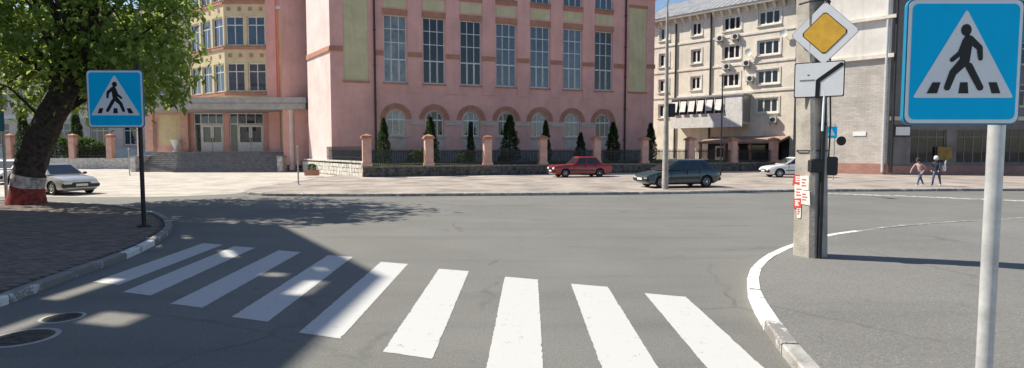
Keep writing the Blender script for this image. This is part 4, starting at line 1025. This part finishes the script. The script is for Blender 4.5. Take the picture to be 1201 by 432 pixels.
lpz = G(8, 236, PZ); o = thing('street_sign_post', 'slim post with a dark blue sign at the left picture edge', 'road sign', lpz)
MB().tube([(0, 0, -.02), (0, 0, 4.2)], .055, 10).build('post', 'grey_metal', o, smooth=40); b_ = MB().prism(rrect(.85, .8, .05), 'y', -.085, -.06).build('sign_plate', 'paint_blue', o, (-.3, 0, 3.05)); MB().prism(rrect(.78, .73, .04), 'y', -.088, -.0855).build('sign_face', 'sign_edge', b_)

# ================================================================== CARS
def cutmesh(me, cutters):
    o = bpy.data.objects.new('tmp', me); COL.objects.link(o); cs = []
    for cme in cutters:
        c = bpy.data.objects.new('tmpc', cme); COL.objects.link(c); cs.append(c)
        md = o.modifiers.new('b', 'BOOLEAN'); md.operation = 'DIFFERENCE'; md.object = c; md.solver = 'EXACT'
    dg = bpy.context.evaluated_depsgraph_get(); dg.update()
    r = bpy.data.meshes.new_from_object(o.evaluated_get(dg))
    for x in [o] + cs: bpy.data.objects.remove(x)
    return r
def car(name, label, loc, head, L, Wd, H, paint, st):
    """x forward. st: stations of the lower body [(x fraction, top z, half width factor)], cabin (xA, xB, xC, xD) fractions, belt z"""
    t = thing(name, label, 'car', loc, head)
    hw = Wd / 2; bt = st['belt']; zb = .20; wr = st.get('wr', .30); xf, xr = st['axles'][0] * L, st['axles'][1] * L
    m = MB(); secs = []
    for (fx, zt, wf) in st['body']:
        w = hw * wf; x = fx * L; zbo = zb + (.1 if abs(fx) > .47 else 0)
        half = [(w * .80, zbo), (w * .96, zbo + .06), (w, zbo + .18), (w * 1.0, (zbo + zt) / 2 + .08), (w * .975, zt - .09), (w * .93, zt - .02), (w * .80, zt), (w * .4, zt + .018)]
        sec = [(x, y, z) for y, z in half] + [(x, -y, z) for y, z in half[::-1]]
        k = len(m.v); m.v += sec; secs.append(k)
    n = 16
    for a, b in zip(secs, secs[1:]):
        for q in range(n): r_ = (q + 1) % n; m.f.append((a + q, a + r_, b + r_, b + q)); m.m.append(0)
    m.f.append(tuple(secs[0] + q for q in range(n))); m.f.append(tuple(secs[-1] + q for q in range(n - 1, -1, -1))); m.m += [0, 0]
    me = m.mesh('body', [paint, 'black_trim'])
    cut = []
    for x in (xf, xr):
        for s_ in (-1, 1):
            c = MB().lathe([(wr + .055, -.3), (wr + .055, .3)], 24, (x, s_ * (hw + .08), wr + .01), 'y'); cut.append(c.mesh('c', 'black_trim'))
    me = cutmesh(me, cut)
    for p in me.polygons: p.use_smooth = True
    me.set_sharp_from_angle(angle=R(32))
    body = link('body', me, t)
    # cabin
    xA, xB, xC, xD = [v * L for v in st['cabin']]; wb = hw * .90; wt = hw * .70; zr = H - .06
    c = MB()
    r0 = [(xA, -wb, bt), (xA, wb, bt), (xD, wb, bt), (xD, -wb, bt)]
    r1 = [(xB, -wt, zr), (xB, wt, zr), (xC, wt, zr), (xC, -wt, zr)]
    r2 = [(xB - .12, -wt + .16, H), (xB - .12, wt - .16, H), (xC + .12, wt - .16, H), (xC + .12, -wt + .16, H)]
    c.v = r0 + r1 + r2; c.f = [(0, 1, 5, 4), (1, 2, 6, 5), (2, 3, 7, 6), (3, 0, 4, 7), (4, 5, 9, 8), (5, 6, 10, 9), (6, 7, 11, 10), (7, 4, 8, 11), (8, 9, 10, 11), (3, 2, 1, 0)]; c.m = [0] * 10
    cab = c.build('cabin', paint, t, smooth=25, bevel=.025)
    V_ = lambda a, b, f: tuple(a[i] + (b[i] - a[i]) * f for i in range(3))
    def pane(nm, bl, br, tr, tl, u0, u1, v0=.10, v1=.92, out=.012, mm='car_glass'):
        P = lambda u, v: Vector(V_(V_(bl, br, u), V_(tl, tr, u), v))
        q = [P(u0, v0), P(u1, v0), P(u1, v1), P(u0, v1)]; nn = (q[1] - q[0]).cross(q[3] - q[0]).normalized()
        ctr = Vector(((xA + xD) / 2, 0, bt)); 
        if nn.dot(q[0] - ctr) < 0: nn = -nn
        g = MB(); o_ = [p + nn * out for p in q]; i_ = [p - nn * .01 for p in q]
        g.v = [tuple(p) for p in o_ + i_]; g.f = [(0, 1, 2, 3), (7, 6, 5, 4), (0, 4, 5, 1), (1, 5, 6, 2), (2, 6, 7, 3), (3, 7, 4, 0)]; g.m = [0] * 6
        return g.build(nm, mm, cab)
    pane('windscreen', r0[0], r0[1], r1[1], r1[0], .06, .94)
    pane('rear_window', r0[3], r0[2], r1[2], r1[3], .08, .92)
    for s_ in (0, 1):
        b0, b1, t1, t0 = (r0[0], r0[3], r1[3], r1[0]) if s_ == 0 else (r0[1], r0[2], r1[2], r1[1])
        sp_ = st['side']
        for u0, u1 in sp_: pane('side_window', b0, b1, t1, t0, u0, u1)
    # wheels
    wm = MB().lathe([(wr * .62, -.085), (wr * .92, -.095), (wr, -.07), (wr, .07), (wr * .92, .095), (wr * .62, .085)], 24, (0, 0, 0), 'y').mesh('tyre', 'rubber', smooth=40)
    rmm = MB().lathe([(wr * .63, -.09), (wr * .63, .02), (.01, .03)], 20, (0, 0, 0), 'y')
    rmm.lathe([(wr * .64, .083), (wr * .58, .093), (wr * .52, .06), (wr * .2, .072), (.06, .09), (.02, .09)], 20, (0, 0, 0), 'y')
    for q in range(6): a = R(60 * q); rmm.box((wr * .38 * math.cos(a), .075, wr * .38 * math.sin(a)), (wr * .36, .02, .05), ry=-a)
    rmm = rmm.mesh('rim', 'rim')
    for x in (xf, xr):
        for s_ in (-1, 1):
            w = link('wheel', wm, t, (x, s_ * (hw - .11), wr)); r_ = link('rim', rmm, w); r_.scale = (1, s_, 1)
    # bumpers, lamps, plates, trim
    bf_ = st['body'][-1][2]; bz = .46
    for s_, nm in ((1, 'front_bumper'), (-1, 'rear_bumper')):
        MB().box((s_ * (L / 2 - .03), 0, bz - .02), (.16, Wd * .93, .20)).build(nm, st.get('bump', 'black_trim'), t, bevel=.04)
        pn = MB().box((s_ * (L / 2 + .055), 0, bz), (.012, .50, .11)); pn.build('number_plate', 'plate', t)
    zf = st['body'][-1][1]; zrr = st['body'][0][1]
    for s_ in (-1, 1):
        MB().box((L / 2 - .005, s_ * hw * .66, zf - .13), (.07, hw * .42, .14)).build('headlight', 'lamp_glass', t, bevel=.02)
        MB().box((-L / 2 + .0, s_ * hw * .72, zrr - .16), (.06, hw * .30, .20)).build('tail_light', 'lamp_red', t, bevel=.015)
        mr = MB().box((xA - .25, s_ * (hw + .06), bt + .06), (.09, .16, .11)); mr.build('mirror', st.get('bump', 'black_trim'), t, bevel=.025)
        MB().box(((xf + xr) / 2, s_ * (hw * 1.0 + .001), .50), (xf - xr - 2 * wr - .2, .024, .06)).build('side_moulding', 'black_trim', t)
        for x in st['doors']:
            MB().box((x * L, s_ * (hw * .985), .62), (.012, .036, .55)).build('door_gap', 'black_trim', t)
        for x in st['handles']:
            MB().box((x * L, s_ * (hw * .985 + .008), bt - .12), (.16, .03, .03)).build('door_handle', 'black_trim', t)
    MB().box((L / 2 + .002, 0, zf - .14), (.05, hw * .82, .11)).build('grille', 'black_trim', t)
    MB().b2(-L * .40, L * .40, -hw * .7, hw * .7, .16, .34).build('underbody', 'black_trim', t)
    return t
box_sedan = dict(body=[(-.5, .82, .88), (-.485, .90, .95), (-.40, .93, .99), (-.2, .92, 1), (.1, .91, 1), (.22, .90, 1), (.35, .87, .99), (.47, .82, .95), (.5, .76, .90)],
                 cabin=(.175, .07, -.235, -.335), belt=.90, axles=(.315, -.275), side=((.08, .42), (.46, .76), (.79, .92)), doors=(.17, -.03, -.21), handles=(.0, -.18), wr=.29)
hatch = dict(body=[(-.5, .70, .86), (-.48, .90, .94), (-.42, .95, .98), (-.2, .94, 1), (.1, .90, 1), (.24, .87, 1), (.38, .80, .97), (.47, .70, .90), (.5, .60, .80)],
             cabin=(.28, .07, -.30, -.47), belt=.90, axles=(.315, -.30), side=((.10, .40), (.44, .70), (.74, .90)), doors=(.19, -.03, -.20), handles=(.0, -.19), wr=.30, bump='black_trim')
sedan2 = dict(body=[(-.5, .80, .86), (-.48, .93, .94), (-.38, .96, .99), (-.2, .94, 1), (.1, .91, 1), (.24, .88, 1), (.38, .82, .97), (.47, .74, .91), (.5, .66, .84)],
              cabin=(.245, .07, -.22, -.37), belt=.90, axles=(.32, -.29), side=((.10, .42), (.46, .74), (.78, .90)), doors=(.18, -.03, -.20), handles=(.0, -.18), wr=.30)
car('red_car', 'boxy red saloon car parked side-on before the school fence', (4.85, 40.6, PZ), math.pi + FA * .75, 4.35, 1.68, 1.45, 'paint_red', box_sedan)
car('dark_blue_car', 'dark teal hatchback parked behind the pale lamp post', (8.65, 29.75, PZ), math.pi + R(14), 4.15, 1.72, 1.46, 'paint_teal', hatch)
car('silver_car', 'silver saloon car on the forecourt, partly behind the tree trunk', (-21.75, 26.9, .004), R(-24), 4.25, 1.70, 1.44, 'paint_silver', sedan2)
car('white_car', 'white saloon car driving past behind the concrete pole', (20.0, 40.2, PZ), R(180), 4.3, 1.7, 1.42, 'paint_white', sedan2)
car('pale_car', 'white car with blue windscreen far left behind the tree trunk', (-31.0, 35.0, .004), R(-78), 4.2, 1.7, 1.45, 'paint_white', hatch)

# ================================================================== TREES
def leafy(n_clump, per, centre, rad, seed, size=(.10, .23), keep=None):
    rnd = random.Random(seed); m = MB(); cl = []
    while len(cl) < n_clump:
        p = Vector((rnd.uniform(-1, 1), rnd.uniform(-1, 1), rnd.uniform(-1, 1))); l = p.length
        if l > 1 or l < .25: continue
        if rnd.random() > .35 + .65 * l: continue
        nz_ = math.sin(p.x * 5 + 1) * math.sin(p.y * 6 + 2) * math.sin(p.z * 5 + .5)
        if nz_ < -.28: continue
        q = Vector((centre[0] + p.x * rad[0], centre[1] + p.y * rad[1], centre[2] + p.z * rad[2]))
        if keep and not keep(q): continue
        cl.append(q)
    for c in cl:
        cr = rnd.uniform(.35, .8); droop = rnd.uniform(-.2, .3)
        for _ in range(per):
            d = Vector((rnd.gauss(0, 1), rnd.gauss(0, 1), rnd.gauss(0, .7))); d *= cr * .55
            p = c + d; s_ = rnd.uniform(*size)
            n_ = Vector((rnd.gauss(0, 1.3), rnd.gauss(0, 1.3), 1)).normalized(); a = n_.cross(Vector((rnd.gauss(0, 1), rnd.gauss(0, 1), .1))).normalized(); b = n_.cross(a)
            m.face([p - a * s_ * .9, p - b * s_ * .45 + n_ * .02, p + a * s_ * .9 - n_ * s_ * .25, p + b * s_ * .45 + n_ * .02])
    return m, cl
tb = G(31, 239, PZ)
tree = thing('leaning_tree', 'large leafy green tree with dark leaning trunk, red and white painted base', 'tree', tb)
tp = [(0, 0, -.02), (.05, 0, .5), (.30, 0, 1.6), (.95, -.05, 2.9), (1.75, -.1, 4.2), (2.3, -.1, 5.6), (2.7, 0, 7.4), (2.9, 0, 9.6)]
fine = catmull([Vector(p) for p in tp], .16); rads = []
for p in fine:
    z = max(0, p.z); rr = [(-.02, .60), (.5, .50), (1.6, .47), (2.9, .45), (4.2, .40), (5.6, .31), (7.4, .2), (9.7, .07)]
    for (za, a), (zb, b) in zip(rr, rr[1:]):
        if za <= z <= zb: rads.append(a + (b - a) * (z - za) / (zb - za)); break
    else: rads.append(.07)
tmb = MB().tube(fine, rads, 22); rnd = random.Random(11)
for i in range(len(fine)):
    for q in range(22):
        v = Vector(tmb.v[i * 22 + q]); d = v - fine[i]; kf = 1 + .06 * math.sin(q * 2.1 + i * .31) + .035 * math.sin(q * 5.3 + i * .9) + rnd.uniform(-.04, .04) - .02
        tmb.v[i * 22 + q] = tuple(fine[i] + d * min(kf, 1.06 if v.z > 1.1 else .995))
tmb.build('trunk', 'bark', tree, smooth=60)
k = MB().tube([(0, 0, -.01), (.05, 0, .45), (.065, 0, .62)], [.612, .515, .505], 22, cap=False); k.build('red_band', 'red_paint', tree, smooth=60)
k = MB().tube([(.065, 0, .62), (.17, 0, 1.05)], [.508, .495], 22, cap=False); k.build('white_band', 'limewash', tree, smooth=60)
def keep(q):
    w = q + Vector((tb.x, tb.y, PZ)); e = (Q1 - Q0).normalized(); n_ = Vector((-e.y, e.x)) ; d = (Vector((w.x, w.y)) - Q0).dot(Vector((e.y, -e.x)))
    if d < .6 or w.x / w.y > -.55 + .02 * math.sin(w.z * 2.3): return False
    low = 3.55 + .06 * (w.x + 14) ** 2 * (1 if w.x > -14 else .35)
    return w.z > low - .3
m, cl1 = leafy(320, 32, (1.6, 1.2, 7.8), (4.4, 4.4, 4.8), 21, keep=keep)
m2, cl2 = leafy(95, 32, (-.4, 0.0, 6.6), (3.2, 3.6, 3.2), 22, keep=keep)
m3, cl3 = leafy(60, 32, (4.2, .3, 5.6), (2.4, 2.2, 2.2), 25, keep=keep)
for x in (m2, m3):
    k0 = len(m.v); m.v += x.v; m.f += [tuple(i + k0 for i in f) for f in x.f]; m.m += x.m
m.build('crown', 'leaf', tree)
lm = MB(); rnd = random.Random(5)
for c in rnd.sample(cl1 + cl2 + cl3, 60):
    b = Vector(tp[rnd.choice((3, 4, 4, 5, 5, 6))]); md = b.lerp(c, .5) + Vector((rnd.uniform(-.3, .3), rnd.uniform(-.3, .3), rnd.uniform(.1, .6)))
    l = (c - b).length; lm.tube([b, md, c], [.035 + .012 * l, .02 + .006 * l, .012], 6)
lm.build('limbs', 'bark', tree)
# street trees left of the frame, their dappled shade falls on the corner
for i, (x, y, s_, lab) in enumerate([(-10.6, 2.5, .8, 'street tree beside the road just left of the camera')]):
    pass

# ================================================================== PEOPLE
def person(label, loc, rz, J, mats, hairm, h):
    """J: joints; body grown with a Skin modifier, colours set by height; one continuous mesh"""
    t = thing('person', label, 'person', loc, rz, 'people on the far pavement')
    names = list(J); idx = {n: i for i, n in enumerate(names)}
    E_ = [('pelvis', 'chest'), ('chest', 'neck'), ('neck', 'head'), ('head', 'crown')]
    for s_ in 'lr': E_ += [('pelvis', s_ + 'hip'), (s_ + 'hip', s_ + 'knee'), (s_ + 'knee', s_ + 'ankle'), (s_ + 'ankle', s_ + 'toe'), ('chest', s_ + 'sh'), (s_ + 'sh', s_ + 'elb'), (s_ + 'elb', s_ + 'wri'), (s_ + 'wri', s_ + 'hand')]
    me = bpy.data.meshes.new('b'); me.from_pydata([J[n][0] for n in names], [(idx[a], idx[b]) for a, b in E_], [])
    o = bpy.data.objects.new('tmp', me); COL.objects.link(o)
    md = o.modifiers.new('s', 'SKIN'); 
    for i, n in enumerate(names): r_ = J[n][1]; me.skin_vertices[0].data[i].radius = (r_, r_) if not isinstance(r_, tuple) else r_
    me.skin_vertices[0].data[idx['pelvis']].use_root = True
    o.modifiers.new('ss', 'SUBSURF').levels = 2
    dg = bpy.context.evaluated_depsgraph_get(); dg.update(); r = bpy.data.meshes.new_from_object(o.evaluated_get(dg)); bpy.data.objects.remove(o)
    r.materials.clear()
    for x in mats: r.materials.append(M[x])
    for p in r.polygons:
        c = p.center; p.use_smooth = True; z = c.z
        hands = min((Vector(J[a + 'hand'][0]) - c).length for a in 'lr') < .10
        p.material_index = 0 if (z > J['neck'][0][2] + .01 or hands) else (1 if z > J['pelvis'][0][2] - .02 or min((Vector(J[a + b][0]) - c).length for a in 'lr' for b in ('elb', 'wri')) < .13 else (2 if z > .09 else 3))
    b = link('body', r, t)
    hd = Vector(J['head'][0]); hm = MB(); hm.lathe([(.02, .145), (.075, .125), (.108, .06), (.112, 0), (.10, -.06), (.085, -.07)], 14)
    hb = hm.build('hair', hairm, t, tuple(hd + Vector((-.018, 0, .035))), smooth=60)
    fm = MB(); fm.lathe([(.004, .02), (.016, -.01), (.012, -.02)], 6); fm.build('nose', mats[0], t, tuple(hd + Vector((.098, 0, 0))))
    for s_ in (-1, 1):
        MB().lathe([(.004, .012), (.014, 0), (.004, -.012)], 6).build('eye', 'hair_dark', t, tuple(hd + Vector((.092, s_ * .036, .03))))
    return t
def joints(st, lean, h, arm):
    s_ = h / 1.72; z = lambda v: v * s_
    J = {'pelvis': ((0, 0, z(.95)), (.13 * s_, .15 * s_)), 'chest': ((lean * .4, 0, z(1.30)), (.12 * s_, .16 * s_)), 'neck': ((lean * .6, 0, z(1.50)), .052 * s_), 'head': ((lean * .75 + .02, 0, z(1.60)), .088 * s_), 'crown': ((lean * .8 + .01, 0, z(1.68)), .075 * s_)}
    for k, q in (('l', 1), ('r', -1)):
        a = st * q
        J[k + 'hip'] = ((0, q * .09 * s_, z(.88)), .095 * s_); J[k + 'knee'] = ((a * .20 + .03, q * .095 * s_, z(.50)), .065 * s_); J[k + 'ankle'] = ((a * .36 - (.05 if a < 0 else 0), q * .09 * s_, z(.09)), .042 * s_); J[k + 'toe'] = ((a * .36 + .14, q * .10 * s_, z(.045)), .036 * s_)
        J[k + 'sh'] = ((lean * .5, q * .19 * s_, z(1.40)), .058 * s_); J[k + 'elb'] = ((lean * .4 - a * arm * .25, q * .24 * s_, z(1.13)), .042 * s_); J[k + 'wri'] = ((lean * .5 - a * arm * .2 + .14, q * .23 * s_, z(.92)), .030 * s_); J[k + 'hand'] = ((lean * .5 - a * arm * .2 + .18, q * .225 * s_, z(.83)), .036 * s_)
    return J
P1 = G(1079, 218.5, PZ); P2 = G(1098, 218.5, PZ)
person('person in pink top and blue jeans walking on the far pavement', P1, R(200), joints(.9, .30, 1.46, 1), ['skin', 'cloth_pink', 'cloth_jeans', 'cloth_white'], 'hair_dark', 1.52)
person('person in dark jacket and white cap beside the one in pink', P2, R(215), joints(-.8, .22, 1.56, 1), ['skin', 'cloth_navy', 'cloth_jeans', 'cloth_white'], 'cloth_white', 1.60)
bag = thing('shoulder_bag', 'white bag hanging at the side of the person in dark jacket', 'bag', (P2.x + .34, P2.y - .06, P2.z + .80), R(215))
MB().b2(-.14, .14, -.05, .05, 0, .30).build('pouch', 'cloth_white', bag, bevel=.02); MB().tube([(-.1, 0, .29), (-.07, .05, .5), (.02, .07, .58), (.08, .05, .5), (.1, 0, .29)], .012, 6).build('strap', 'cloth_white', bag)
